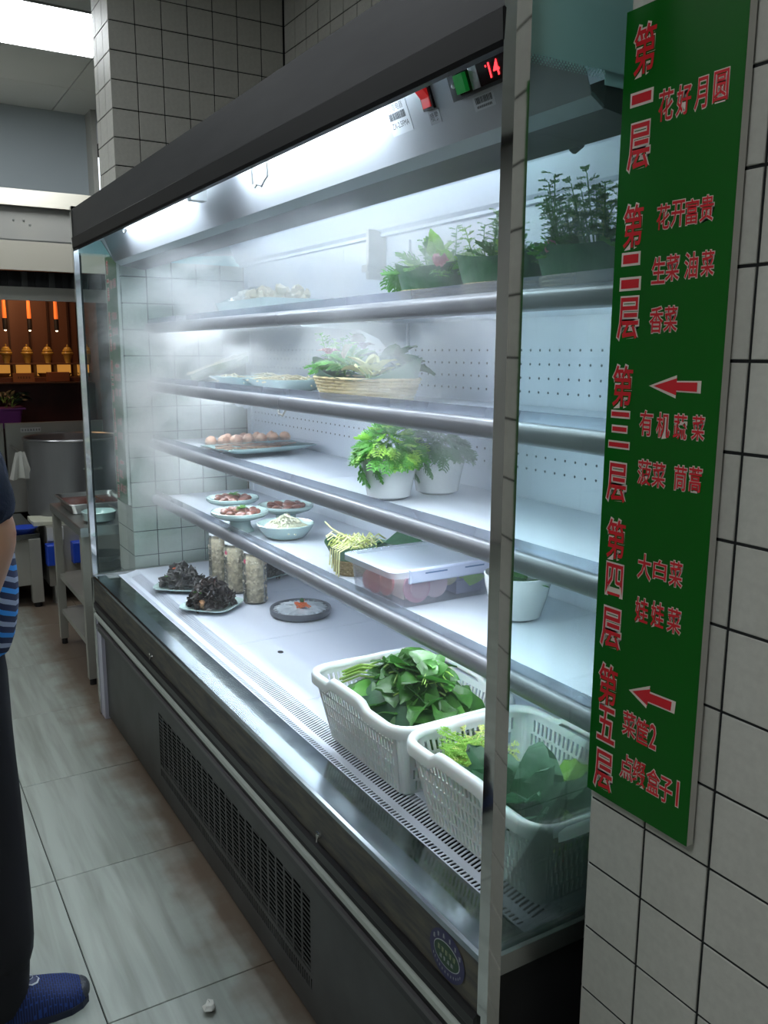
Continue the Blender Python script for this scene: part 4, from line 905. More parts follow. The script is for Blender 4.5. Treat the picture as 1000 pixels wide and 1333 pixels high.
def pot_greens(label, loc, mats_, n=120):
    t = thing('chrysanthemum_greens', label, 'vegetable', loc)
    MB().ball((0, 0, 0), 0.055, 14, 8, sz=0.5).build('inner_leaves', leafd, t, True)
    for i in range(n):
        a = random.uniform(0, 2 * PI); q = random.random() ** 0.6; rr_ = 0.068 * q; z = 0.012 + 0.062 * math.cos(q * PI / 2) * random.uniform(0.6, 1.05)
        d = (math.cos(a) * (0.2 + q), math.sin(a) * (0.2 + q), 0.9 - 1.35 * q + random.uniform(-0.3, 0.3))
        inst('leaf', random.choice(mats_), t, (rr_ * math.cos(a), rr_ * math.sin(a), z), orient(d, random.uniform(-0.7, 0.7)), random.uniform(0.5, 0.8))
    for (ax_, ay_, l) in ((-0.065, -0.03, 1.15), (0.0, -0.075, 1.1), (-0.085, 0.0, 1.2), (0.035, -0.06, 0.9)):
        inst('leaf', mats_[0], t, (ax_, ay_, 0.005), orient((ax_ * 4, ay_ * 4, -1.6), 0.4), l)
    return t
pot_greens('bright frilly chrysanthemum greens spilling over the front white pot', (-0.875, 0.370, Z3 + 0.090), chd, 240)
pot_greens('paler misty chrysanthemum greens in the rear white pot', (-0.880, 0.515, Z3 + 0.090), [lobed(0.05, 0.042, k + 20).mesh('leaf', mat('misty_leaf', (0.08, 0.20, 0.06), 0.5), True) for k in range(3)], 190)

# fourth shelf: footed bowls, shred bowl, small basket, frosted box, pot
Z4 = SH[4] + 0.001
def bowl(label, loc, foot=True, r=0.092, group='celadon bowls on the fourth shelf'):
    t = thing('celadon_bowl', label, 'bowl', loc, 0, group)
    if foot: pr = [(0, 0), (0.044, 0), (0.043, 0.004), (0.034, 0.018), (0.033, 0.034), (0.055, 0.040), (r * 0.9, 0.050), (r, 0.058), (r + 0.001, 0.066), (r - 0.004, 0.067), (r * 0.86, 0.060), (0.05, 0.053), (0, 0.052)]
    else: pr = [(0, 0), (0.045, 0), (0.065, 0.008), (r * 0.9, 0.028), (r, 0.045), (r - 0.003, 0.047), (r * 0.85, 0.030), (0.05, 0.010), (0, 0.008)]
    MB().lathe(pr, (0, 0, 0), 40).build('bowl_body', porc, t, True); return t
def meat_fill(root, z, r, green=True, n=9, m_=None):
    for i in range(n):
        a = 2 * PI * i / n + 0.3; q = 0.55 * r
        b = MB(); b.ball((0, 0, 0), 1, 10, 6, 0.026, 0.017, 0.011)
        inst('meat_slice', b.mesh('meat_slice', m_ or meat, True), root, (q * math.cos(a), q * math.sin(a), z + 0.004), (random.uniform(-0.3, 0.3), -0.35, a + 1.0))
    for i in range(3): MB().ball((0, 0, 0), 1, 10, 6, 0.028, 0.02, 0.012).build('meat_slice', m_ or meat, root, True, (random.uniform(-0.02, 0.02), random.uniform(-0.02, 0.02), z + 0.01))
    if green:
        g = MB()
        for i in range(16): g.merge(lobed(0.015, 0.012, i, 3), Matrix.Translation((0.012, 0, z + 0.02 + random.uniform(0, 0.004))) @ Matrix.Rotation(i * 2.4, 4, 'Z') @ Matrix.Rotation(-0.5 + random.uniform(-0.4, 0.4), 4, 'Y'))
        g.build('herb_garnish', leafm, root)
bo = bowl('footed celadon bowl of braised meat with green herb garnish, front left of the bowls', (-1.685, 0.300, Z4)); meat_fill(bo, 0.055, 0.085)
bo = bowl('footed celadon bowl of braised meat behind the shredded white bowl', (-1.715, 0.475, Z4)); meat_fill(bo, 0.055, 0.085, False)
bo = bowl('footed celadon bowl of braised meat at the far left, closest to tiles', (-1.945, 0.375, Z4)); meat_fill(bo, 0.055, 0.085)
bo = bowl('low celadon bowl heaped with pale yellow shreds', (-1.520, 0.385, Z4), False, 0.090)
b = MB()
for i in range(170):
    a = random.uniform(0, 2 * PI); q = random.random() ** 0.7; x, y = 0.072 * q * math.cos(a), 0.072 * q * math.sin(a); z = 0.025 + 0.045 * (1 - q ** 1.3) * random.uniform(0.85, 1.05); d = random.uniform(0, PI); l = 0.014
    b.tube([(x - l * math.cos(d), y - l * math.sin(d), z - 0.002), (x, y, z + 0.004), (x + l * math.cos(d), y + l * math.sin(d), z - 0.003)], 0.0024, 4)
b.ball((0, 0, 0.022), 1, 16, 8, 0.07, 0.07, 0.030); b.build('pale_shreds', rice, bo, True)
sb = wicker_basket('wicker_basket', 'small round brown wicker basket of yellow sprouts beside the frosted box', (-1.035, 0.365, Z4), 0.050, 0.050, 0.042, 0.18, wickd, 0, 6, 0.040, 1.5, None, 0.1)
ys = thing('yellow_sprouts', 'tangled pale yellow-green sprouts in the small brown wicker basket', 'vegetable', (-1.035, 0.365, Z4 + 0.062))
for g_i, m_ in ((0, leafy), (1, creamv)):
    b = MB()
    for i in range(55):
        a = random.uniform(0, 2 * PI); q = random.random() * 0.062; x, y = q * math.cos(a), q * math.sin(a); d = random.uniform(0, 2 * PI); l = random.uniform(0.02, 0.04)
        z = 0.012 + random.uniform(0, 0.02); b.tube([(x, y, z), (x + l * 0.5 * math.cos(d), y + l * 0.5 * math.sin(d), z + 0.008), (x + l * math.cos(d), y + l * math.sin(d), z - 0.004)], 0.0018, 4)
    if g_i:
        for k in range(5): b.tube([(0.0 + 0.012 * k, -0.045, 0.02), (0.01 + 0.012 * k, -0.078, 0.012), (0.012 + 0.012 * k, -0.082, -0.03 - 0.006 * k)], 0.0022, 5)
        b.tube([(-0.02, 0, 0.02), (-0.06, -0.04, 0.05), (-0.075, -0.05, 0.065)], 0.002, 5)
    b.build('sprouts', m_, ys, True)
tag(stalked(0.17, 0.12, 0.02, leafd, name='large_leaf', fold=0.18, curl=0.5, nseg=8, ruff=0.006, seed=3).materials and inst('large_leaf', stalked(0.17, 0.12, 0.02, leafd2, name='large_leaf', r=0.003, fold=0.18, curl=0.6, nseg=8, ruff=0.006, seed=3), None, (-1.10, 0.47, Z4 + 0.045), (0.1, -0.25, 0.35)), 'large dark green leaf lying behind the small brown wicker basket', 'leaf')
# frosted box
fx = thing('storage_box', 'frosted plastic food box with clip lid and pink slices inside', 'box', (-0.80, 0.42, Z4))
bx = MB()
def ringbox(b, lx0, ly0, lx1, ly1, h, t, r=0.022):
    o0 = rrect(-lx0 / 2, lx0 / 2, -ly0 / 2, ly0 / 2, r, 4); o1 = rrect(-lx1 / 2, lx1 / 2, -ly1 / 2, ly1 / 2, r, 4); n = len(o0); k0, k1 = 1 - 2 * t / lx0, 1 - 2 * t / lx1
    v = [(x, y, 0) for x, y in o0] + [(x, y, h) for x, y in o1] + [(x * k1, y * k1, h) for x, y in o1] + [(x * k0, y * k0, t) for x, y in o0]
    b.add(v, [tuple(range(n))[::-1], tuple(range(3 * n, 4 * n))] + [(k * n + i, k * n + (i + 1) % n, (k + 1) * n + (i + 1) % n, (k + 1) * n + i) for k in range(3) for i in range(n)])
ringbox(bx, 0.205, 0.275, 0.218, 0.288, 0.082, 0.002); bx.build('box_body', box_m, fx, 30)
ld = MB(); o = rrect(-0.122, 0.122, -0.158, 0.158, 0.025, 4); i_ = rrect(-0.10, 0.10, -0.135, 0.135, 0.02, 4); n = len(o)
ld.add([(x, y, 0.074) for x, y in o] + [(x, y, 0.088) for x, y in o] + [(x * 0.97, y * 0.975, 0.0905) for x, y in o] + [(x, y, 0.0905) for x, y in i_] + [(x * 0.985, y * 0.985, 0.085) for x, y in i_], [(k * n + a, k * n + (a + 1) % n, (k + 1) * n + (a + 1) % n, (k + 1) * n + a) for k in range(4) for a in range(n)] + [tuple(range(4 * n, 5 * n))])
ld.build('lid', lid_m, fx, 40)
clip_m = mat('clip_blue', (0.60, 0.66, 0.84), 0.25)
MB().bevbox(0.118, 0.1275, -0.115, 0.125, 0.060, 0.092, 0.003, 'x', 1).build('clip', clip_m, fx)
for (a, b_) in ((-0.075, -0.015), (0.035, 0.090)): MB().box(0.1276, 0.1280, a, b_, 0.080, 0.0835).build('clip_slot', mat('slot_blue', (0.12, 0.2, 0.38), 0.5), fx)
def disc(x, y, z, r, col, nm, rot): MB().lathe([(0, 0), (r, 0), (r, 0.006), (0, 0.006)], (0, 0, 0), 20).build('radish_slice', mat('radish_' + nm, col, 0.5), fx, False, (x, y, z)).rotation_euler = rot
disc(0.088, -0.075, 0.040, 0.036, (0.80, 0.42, 0.52), 'pink', (0, 1.5, 0)); disc(0.092, -0.07, 0.038, 0.024, (0.85, 0.55, 0.62), 'rose', (0, 1.5, 0)); disc(0.080, -0.02, 0.042, 0.035, (0.86, 0.66, 0.72), 'pale', (0, 1.4, 0))
disc(-0.02, -0.118, 0.036, 0.030, (0.66, 0.20, 0.20), 'red', (1.5, 0, 0)); disc(0.03, -0.115, 0.040, 0.028, (0.72, 0.30, 0.30), 'brick', (1.4, 0, 0)); disc(-0.06, -0.112, 0.03, 0.024, (0.70, 0.30, 0.28), 'brick', (1.4, 0, 0))
MB().box(-0.07, 0.06, -0.09, 0.0, 0.004, 0.05).build('vegetable_block', mat('pale_block', (0.74, 0.60, 0.58), 0.5), fx)
MB().box(-0.05, 0.08, 0.045, 0.115, 0.004, 0.035).build('vegetable_block', mat('lilac_block', (0.30, 0.30, 0.44), 0.5), fx)
MB().ball((0.06, 0.03, 0.045), 1, 10, 6, 0.022, 0.03, 0.022).build('vegetable_block', mat('cream_block', (0.75, 0.70, 0.5), 0.5), fx, True)
inst('green_leaf', stalked(0.07, 0.04, 0.01, leafl, fold=0.2, curl=0.4, seed=4), fx, (0.093, 0.045, 0.048), (1.45, 0.1, 1.5))
white_pot('glossy white pot of dark leaves on the fourth shelf behind the near post', (-0.520, 0.485, Z4), 0.074, 0.042, 0.098)
dl = thing('dark_greens_bunch', 'few dark glossy upright leaves in the pot by the near post', 'vegetable', (-0.520, 0.485, Z4 + 0.06))
dm_ = [stalked(0.09, 0.055, 0.01, leafm if k == 2 else leafd, fold=0.2, curl=0.5, nseg=6, ruff=0.003, seed=90 + k) for k in range(3)]
for (d, s_) in (((-0.8, -0.2, 0.9), 1.0), ((-0.4, -0.5, 0.9), 0.8), ((0.5, -0.3, 0.6), 0.8), ((0.1, -0.2, 0.8), 0.7), ((0.9, 0.2, 0.5), 0.9), ((-0.6, 0.5, 0.7), 0.9), ((-0.1, -0.8, 0.5), 0.7), ((0.6, 0.7, 0.6), 0.8), ((-0.9, -0.4, 0.4), 0.6)):
    inst('leaf', random.choice(dm_), dl, (0, 0, 0), orient(d, random.uniform(-0.5, 0.5)), s_)
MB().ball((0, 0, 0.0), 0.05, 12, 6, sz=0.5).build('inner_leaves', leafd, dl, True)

# deck: fungus plates, jars, stone dish
def corner_plate(label, loc, rz=0.3):
    t = thing('celadon_plate', label, 'plate', loc, rz, 'celadon plates of black fungus on the deck'); n = 32
    def q(a): return 1 / (abs(math.cos(a)) ** 4.5 + abs(math.sin(a)) ** 4.5) ** (1 / 4.5)
    MB().lathe([(0, 0), (0.055, 0), (0.075, 0.005), (0.100, 0.014), (0.1005, 0.017), (0.096, 0.017), (0.072, 0.009), (0, 0.006)], (0, 0, 0), n, 1, 1, mod=lambda a: q(a) * 0.92).build('plate_body', porc, t, 50)
    return t
def fungus_heap(label, loc, n=60, garnish=True, m_=None, tall=0.075, flat=False):
    t = thing('black_fungus_heap', label, 'food', loc)
    b = MB(); b.ball((0, 0, 0.01), 1, 14, 8, 0.060, 0.060, tall * 0.7)
    for i in range(n * 2):
        a = random.uniform(0, 2 * PI); q = random.random() ** 0.6; x, y = 0.066 * q * math.cos(a), 0.066 * q * math.sin(a); z = 0.008 + tall * (1 - q * q) * random.uniform(0.6, 1.0)
        w = blade(0.034, 0.034, random.uniform(0.2, 0.6), random.uniform(0.8, 1.8), 4, 0.006, seed=i)
        b.merge(w, Matrix.Translation((x, y, z)) @ orient((math.cos(a) * q, math.sin(a) * q, 0.9 - q + random.uniform(-0.5, 0.5)), random.uniform(0, 6)).to_matrix().to_4x4())
    b.build('fungus_pieces', m_ or fungus, t, True)['kind'] = 'stuff'
    if garnish:
        g = MB(); z = tall + 0.004
        for i in range(16): g.merge(blade(0.014, 0.010, 0.5, 1.2, 3, 0.001, seed=i), Matrix.Translation((-0.005, -0.022, z)) @ Matrix.Rotation(i * 2.4, 4, 'Z') @ Matrix.Rotation(-random.uniform(0.2, 1.2), 4, 'Y'))
        g.build('carrot_flower', orange, t, True)
        g = MB()
        for i in range(8): g.merge(lobed(0.016, 0.012, i, 3), Matrix.Translation((0.005, -0.045, z - 0.022)) @ Matrix.Rotation(i * 2.1, 4, 'Z') @ Matrix.Rotation(-0.4, 4, 'Y'))
        g.build('herb_garnish', leafm, t)
    return t
corner_plate('celadon plate of greyish fungus closest to the far post', (-2.13, 0.240, DZ + 0.001), 0.9)
fungus_heap('rounded grey-black fungus heap with one carrot shaving, on the plate closest to the far post', (-2.13, 0.240, DZ + 0.010), 40, True, mat('fungus_grey', (0.045, 0.042, 0.042), 0.5, vary=(40, (0.09, 0.085, 0.08), 0.3)), 0.060)
corner_plate('celadon plate in front of the jars with glossy black fungus', (-1.835, 0.248, DZ + 0.001), 0.75)
fh = fungus_heap('jagged glossy black fungus heap with carrot flower in front of the jars', (-1.835, 0.248, DZ + 0.010), 70, True, None, 0.072)
MB().blob((0.03, -0.045, 0.018), 0.014, 0.25, 10, 6).build('brown_mushroom', mat('brown_cap', (0.42, 0.22, 0.10), 0.4), fh, True)
corner_plate('celadon plate half hidden behind the glass jars', (-2.14, 0.560, DZ + 0.001), 0.3)
fungus_heap('smooth dark fungus heap half hidden behind the jars', (-2.14, 0.560, DZ + 0.010), 40, False, MATS['fungus_grey'], 0.065)
for (x, y, lab) in ((-2.165, 0.400, 'tall clear jar of pickles, farthest of the three'), (-1.985, 0.395, 'tall clear jar of pickles, middle of the three, pink piece at its top'), (-1.83, 0.405, 'tall clear jar of pickles nearest, with a pink flower piece inside')):
    t = thing('pickle_jar', lab, 'jar', (x, y, DZ + 0.001), 0, 'jars of pickled vegetables')
    MB().lathe([(0, 0), (0.038, 0), (0.042, 0.005), (0.042, 0.165), (0.036, 0.176), (0.036, 0.182), (0.034, 0.182), (0.034, 0.174), (0.040, 0.163), (0.040, 0.006), (0, 0.003)], (0, 0, 0), 32).build('jar_wall', jar_g, t, True)
    b = MB().lathe([(0, 0.005), (0.0385, 0.005), (0.0385, 0.16), (0.033, 0.168), (0, 0.170)], (0, 0, 0), 28); b.build('pickled_vegetables', pickle, t, True)
    b = MB()
    for i in range(150):
        a = random.uniform(0, 2 * PI); z = random.uniform(0.01, 0.158); b.blob((0.0345 * math.cos(a), 0.0345 * math.sin(a), z), random.uniform(0.005, 0.0085), 0.4, 6, 4, 0.8)
    b.build('pickle_pieces', mat('pickle_piece', (0.92, 0.83, 0.64), 0.4), t, True)['kind'] = 'stuff'
    MB().lathe([(0, 0.196), (0.0375, 0.196), (0.0385, 0.194), (0.0385, 0.180), (0.037, 0.180), (0.037, 0.193), (0, 0.193)], (0, 0, 0), 28).build('lid', porcw, t, True)
    if x > -2.1: MB().ball((0.006, -0.0375, 0.150), 1, 8, 6, 0.008, 0.0045, 0.009).build('pink_piece', mat('pink_piece', (0.75, 0.08, 0.18), 0.4), t, True)
rd = thing('stone_dish', 'round dark stone dish of translucent white slices with carrot garnish', 'dish', (-1.62, 0.480, DZ + 0.001))
MB().lathe([(0, 0), (0.092, 0), (0.101, 0.006), (0.103, 0.020), (0.101, 0.025), (0.095, 0.024), (0.09, 0.018), (0, 0.016)], (0, 0, 0), 40).build('dish_body', stone, rd, True)
b = MB()
for i in range(26):
    a = 2 * PI * i / 26; b.merge(blade(0.06, 0.035, 0.05, 0.15, 4, 0.002, seed=i), Matrix.Translation((0.03 * math.cos(a), 0.03 * math.sin(a), 0.024 + 0.001 * (i % 4))) @ Matrix.Rotation(a, 4, 'Z'))
b.lathe([(0, 0.0), (0.080, 0.0), (0.078, 0.005), (0, 0.008)], (0, 0, 0.018), 30); b.build('white_slices', jelly, rd, True)
g = MB()
for i in range(26): g.tube([(0.01 + random.uniform(-0.015, 0.015), random.uniform(-0.012, 0.012), 0.030), (0.01 + random.uniform(-0.025, 0.025), random.uniform(-0.02, 0.02), 0.034 + random.uniform(0, 0.012)), (0.01 + random.uniform(-0.028, 0.028), random.uniform(-0.024, 0.024), 0.03)], 0.002, 4)
g.build('carrot_shreds', orange, rd); MB().ball((0.01, 0, 0.05), 0.008, 8, 5).build('herb_garnish', leafd, rd, True)

# ================================================================== KITCHEN BEYOND THE CASE
kt = steel_dk
def simple(mb, name, m_, label, cat, group=None, smooth=False, loc=None): return tag(mb.build(name, m_, None, smooth, loc), label, cat, group)
# prep table
T = thing('prep_table', 'stainless steel prep table with undershelves behind the far post', 'table', (-3.15, 0.30, 0))
MB().bevbox(-0.36, 0.34, -0.28, 0.28, 0.672, 0.712, 0.004, 'y', -1).build('table_top', steel, T)
MB().box(-0.34, 0.32, -0.26, 0.26, 0.34, 0.365).build('undershelf', steel_dk, T); MB().box(-0.34, 0.32, -0.26, 0.26, 0.16, 0.185).build('undershelf', steel_dk, T)
for sx in (-0.33, 0.30):
    for sy in (-0.255, 0.235):
        lg = MB().box(sx - 0.018, sx + 0.018, sy - 0.018, sy + 0.018, 0.03, 0.672).build('leg', steel_dk, T)
        MB().cyl((sx, sy, 0.0), (sx, sy, 0.032), 0.014, 10).build('foot', blackm, lg)
def steel_tray(label, loc, lx, ly, rz=0, contents=None):
    t = thing('steel_tray', label, 'tray', loc, rz, 'steel trays on the prep table'); b = MB(); ringbox(b, lx * 0.9, ly * 0.9, lx, ly, 0.045, 0.002, 0.02); b.build('tray_body', steel, t, 30)
    b = MB(); rr = rrect(-lx / 2 - 0.008, lx / 2 + 0.008, -ly / 2 - 0.008, ly / 2 + 0.008, 0.025, 4); b.tube([(x, y, 0.045) for x, y in rr], 0.004, 6, False, True); b.build('rim', steel, t, True)
    if contents: MB().box(-lx * 0.44, lx * 0.44, -ly * 0.44, ly * 0.44, 0.01, 0.032).build('sauce', contents, t)
    return t
sauce = mat('red_sauce', (0.09, 0.02, 0.012), 0.15)
steel_tray('steel tray of dark red sauce at the far end of the prep table', (-3.30, 0.18, 0.713), 0.34, 0.26, 0, sauce)
steel_tray('empty steel tray leaning low at the near end of the prep table', (-2.96, 0.36, 0.713), 0.22, 0.30)
tg = thing('metal_tongs', 'thin copper-coloured tongs lying across the sauce tray', 'tongs', (-3.28, 0.18, 0.765))
for s_ in (-1, 1): MB().tube([(-0.12, 0.0, 0.01), (0.0, 0.012 * s_, 0.0), (0.14, 0.02 * s_, 0.002)], 0.003, 6).build('arm', mat('copper', (0.45, 0.2, 0.12), 0.35, 0.8), tg, True)
bw_ = bowl('celadon bowl on the prep table seen through the far end glass', (-2.93, 0.13, 0.713), False, 0.075, None); bw_['group'] = ''; del bw_['group']
for k in range(4):
    t = MB().lathe([(0, 0), (0.04, 0), (0.07, 0.02), (0.085, 0.035), (0.082, 0.036), (0.06, 0.02), (0, 0.006)], (0, 0, 0), 28)
    simple(t, 'steel_bowl', kt, 'stacked grey bowl on the upper undershelf of the prep table, ' + ('bottom', 'second', 'third', 'top')[k] + ' of the stack', 'bowl', 'bowls under the prep table', True, (-3.02 + 0.006 * k, 0.16, 0.366 + 0.05 * k))
# low soup range with stock pot
R_ = thing('soup_range', 'low stainless soup range behind the striped person', 'stove', (-4.55, -0.45, 0))
MB().box(-0.35, 0.35, -0.75, 0.52, 0.40, 0.43).build('range_top', mat('wet_steel', (0.5, 0.53, 0.55), 0.2, 1.0), R_); MB().box(-0.33, 0.33, -0.73, 0.50, 0.13, 0.40).build('range_body', steel_dk, R_)
for sx in (-0.3, 0.33):
    for sy in (-0.7, 0.49):
        lg = MB().box(sx - 0.03, sx + 0.03, sy - 0.03, sy + 0.03, 0.03, 0.40).build('leg', steel_dk, R_); MB().cyl((sx, sy, 0), (sx, sy, 0.035), 0.02, 10).build('foot', blackm, lg)
R2 = thing('side_cabinet', 'narrow stainless cabinet with a blue front crate beside the soup range', 'cabinet', (-4.45, 0.30, 0))
MB().box(-0.25, 0.24, -0.19, 0.5, 0.11, 0.46).build('body', steel_dk, R2); MB().box(0.24, 0.252, -0.19, -0.10, 0.38, 0.455).build('white_front', mat('white_plate', (0.5, 0.5, 0.48), 0.5), R2)
for y in (-0.15, 0.45): MB().cyl((0.2, y, 0.0), (0.2, y, 0.11), 0.025, 12).build('leg', steel, R2)
blue = mat('blue_plastic', (0.015, 0.06, 0.45), 0.4)
for (y, z, w, lab) in ((0.135, 0.245, 0.04, 'small blue plastic box hung low beside the range leg'), (0.27, 0.245, 0.035, 'small blue plastic box seen behind the prep table leg')):
    simple(MB().bevbox(-4.212, -4.14, y - w, y + w, z, z + 0.12, 0.004, 'x', 1), 'blue_box', blue, lab, 'box')
t = MB().lathe([(0, 0), (0.05, 0), (0.075, 0.03), (0.07, 0.03), (0.0, 0.006)], (0, 0, 0), 24)
simple(t, 'blue_bowl', blue, 'bright blue bowl on the front edge of the soup range', 'bowl', None, True, (-4.27, -0.0, 0.4305))
def cloth(name, label, loc, lx, ly, m_, sag=0.006):
    b = MB(); nx, ny = 14, 10; v = []
    for k in (1, 0):
        for i in range(nx + 1):
            for j in range(ny + 1): v.append(((i / nx - 0.5) * lx, (j / ny - 0.5) * ly, 0.001 + k * 0.016 + k * sag * (math.sin(7 * i / nx + 1) * math.cos(5 * j / ny) + 1) * 0.7))
    n = (nx + 1) * (ny + 1); f = [(k * n + i * (ny + 1) + j, k * n + (i + 1) * (ny + 1) + j, k * n + (i + 1) * (ny + 1) + j + 1, k * n + i * (ny + 1) + j + 1) for k in (0, 1) for i in range(nx) for j in range(ny)]
    e = [i * (ny + 1) for i in range(nx + 1)] + [nx * (ny + 1) + j for j in range(1, ny + 1)] + [i * (ny + 1) + ny for i in range(nx - 1, -1, -1)] + [j for j in range(ny - 1, 0, -1)]
    f += [(e[i], e[(i + 1) % len(e)], n + e[(i + 1) % len(e)], n + e[i]) for i in range(len(e))]
    return simple(b.add(v, f), name, m_, label, 'towel', None, True, loc)
clothm = mat('dishcloth', (0.50, 0.50, 0.40), 0.9, bump=(80, 0.5))
cloth('folded_cloth', 'folded cream dishcloth lying on the cabinet beside the range', (-4.36, 0.15, 0.461), 0.22, 0.2, clothm)
# stock pot
P_ = thing('stock_pot', 'very large stainless stock pot on the range behind the far post', 'pot', (-4.62, 0.36, 0.46))
MB().lathe([(0, 0), (0.27, 0), (0.28, 0.01), (0.28, 0.46), (0.287, 0.468), (0.283, 0.475), (0.272, 0.468), (0.272, 0.02), (0, 0.01)], (0, 0, 0), 48).build('pot_body', mat('pot_steel', (0.46, 0.47, 0.48), 0.3, 0.8, vary=(3, (0.22, 0.22, 0.23), 0.25, (1, 1, 0.1))), P_, True)
MB().lathe([(0, 0.40), (0.27, 0.40), (0.27, 0.398), (0, 0.398)], (0, 0, 0), 40).build('soup', mat('soup', (0.28, 0.12, 0.06), 0.15), P_)
MB().tube([(0.27, 0.0, 0.3), (0.31, 0.02, 0.3), (0.31, 0.1, 0.3), (0.262, 0.10, 0.3)], 0.007, 8).build('handle', steel, P_, True)
# steel back panels of the range
for (y0, y1, lab) in ((-1.3, 0.012, 'left stainless splash panel behind the range'), (0.022, 0.62, 'right stainless splash panel behind the stock pot')):
    simple(MB().bevbox(-4.96, -4.93, y0, y1, 0.43, 1.00, 0.004, 'x', 1), 'splash_panel', steel_dk, lab, 'panel', 'steel panels behind the range')
lbp = thing('wall_label', 'small white label strip on the steel splash panel', 'label', (-4.926, 0.17, 0.955))
MB().box(-0.002, 0.002, -0.06, 0.06, -0.014, 0.014).build('label_card', mat('card_white', (0.6, 0.6, 0.58), 0.6), lbp)
for i in range(7):
    b = faint_mark(50 + i, 0, 0, 0.012, 0.013, 0); b.v = [(0.003, -0.048 + 0.0165 * i + p[0], p[2]) for p in b.v]; b.build('lettering', inkm, lbp)
tw_ = thing('hanging_towel', 'white towel hanging on a hook beside the stock pot', 'towel', (-4.55, 0.045, 0.86))
b = MB(); v = []
for k in (0, 1):
    for i in range(9):
        for j in range(11):
            u = i / 8 - 0.5; s_ = j / 10; v.append((0.02 * math.sin(u * 14) * s_ + (0.012 if k else 0), u * (0.05 + 0.08 * s_), -0.16 * s_ + 0.005 * math.cos(9 * u)))
n = 99; f = [(k * n + i * 11 + j, k * n + (i + 1) * 11 + j, k * n + (i + 1) * 11 + j + 1, k * n + i * 11 + j + 1) for k in (0, 1) for i in range(8) for j in range(10)]
e = [i * 11 for i in range(9)] + [88 + j for j in range(1, 11)] + [i * 11 + 10 for i in range(7, -1, -1)] + [j for j in range(9, 0, -1)]
f += [(e[i], e[(i + 1) % len(e)], n + e[(i + 1) % len(e)], n + e[i]) for i in range(len(e))]
b.add(v, f).build('towel_cloth', mat('towel_white', (0.5, 0.5, 0.46), 0.95, bump=(90, 0.5)), tw_, True); MB().cyl((0.006, 0, 0.0), (-0.36, 0, 0.004), 0.006, 8).build('towel_rail', steel, tw_)
# extraction hood
H_ = thing('extraction_hood', 'long stainless extraction hood over the range at upper left', 'hood', (-4.1, -0.4, 0))
hoodm = mat('hood_steel', (0.50, 0.47, 0.39), 0.45, 0.25, vary=(3, (0.50, 0.48, 0.42), 0.3, (1, 1, 0.4)))
def xz_prism(pts, y0, y1):
    n = len(pts); v = [(x, y0, z) for x, z in pts] + [(x, y1, z) for x, z in pts]
    return MB().add(v, [(i, (i + 1) % n, n + (i + 1) % n, n + i) for i in range(n)] + [tuple(range(n)), tuple(range(n, 2 * n))[::-1]])
hy0, hy1 = -1.2, 1.1
xz_prism([(-0.02, 2.275), (0.0, 2.19), (-0.02, 2.19), (-0.8, 2.19), (-0.8, 2.275)], hy0, hy1).build('hood_top_band', hoodm, H_)
xz_prism([(-0.03, 2.19), (-0.03, 2.02), (-0.05, 2.02), (-0.05, 2.19)], hy0, hy1).build('hood_front', mat('hood_shade_steel', (0.44, 0.43, 0.39), 0.4, 0.3, vary=(3, (0.34, 0.34, 0.33), 0.3)), H_)
MB().box(-0.03, -0.0, hy0, hy1, 2.013, 2.02).build('hood_edge', steel, H_)
xz_prism([(0.0, 2.013), (0.0, 1.865), (-0.02, 1.865), (-0.02, 2.013)], hy0, hy1).build('hood_lower_band', hoodm, H_)
for i in range(30):
    y = hy0 + 0.07 * i + 0.06
    MB().prism([(0, 0), (0.03, 0), (0.03, 0.08), (0, 0.08)], -0.12, -0.10).build('filter_slat', dark if i % 2 else blackm, H_, False, (0, y, 1.785)).rotation_euler = (0, 0.0, 0)
MB().box(-0.14, -0.12, hy0, hy1, 1.78, 1.87).build('filter_back', blackm, H_)
xz_prism([(-0.09, 1.785), (-0.09, 1.715), (-0.12, 1.715), (-0.12, 1.785)], hy0, hy1).build('hood_gutter', steel_dk, H_)
for (y, z) in ((0.44, 2.12), (0.49, 2.12), (0.52, 2.10)): MB().lathe([(0, 0), (0.006, 0), (0.004, 0.004), (0, 0.004)], (0, 0, 0), 8).build('rivet', steel, H_, False, (-0.029, y, z)).rotation_euler = (0, PI / 2, 0)
# soffit box and slot beyond the pillar
sof = structure(MB().box(-5.6, -5.0, -1.6, 0.63, 2.2, 2.9).build('trim_3', mat('soffit_grey', (0.42, 0.48, 0.52), 0.7, bump=(200, 0.2))))
structure(MB().box(-5.6, -4.85, 0.63, 0.66, 2.2, 2.9).build('trim_4', wallm))
gv = mat('bright_window', (0.9, 0.95, 1.0), 0.3, emit=(0.85, 0.93, 1.0), estr=1.6)
wn = structure(MB().box(-5.62, -5.6, 0.66, 0.86, 2.50, 2.78).build('window_1', gv))
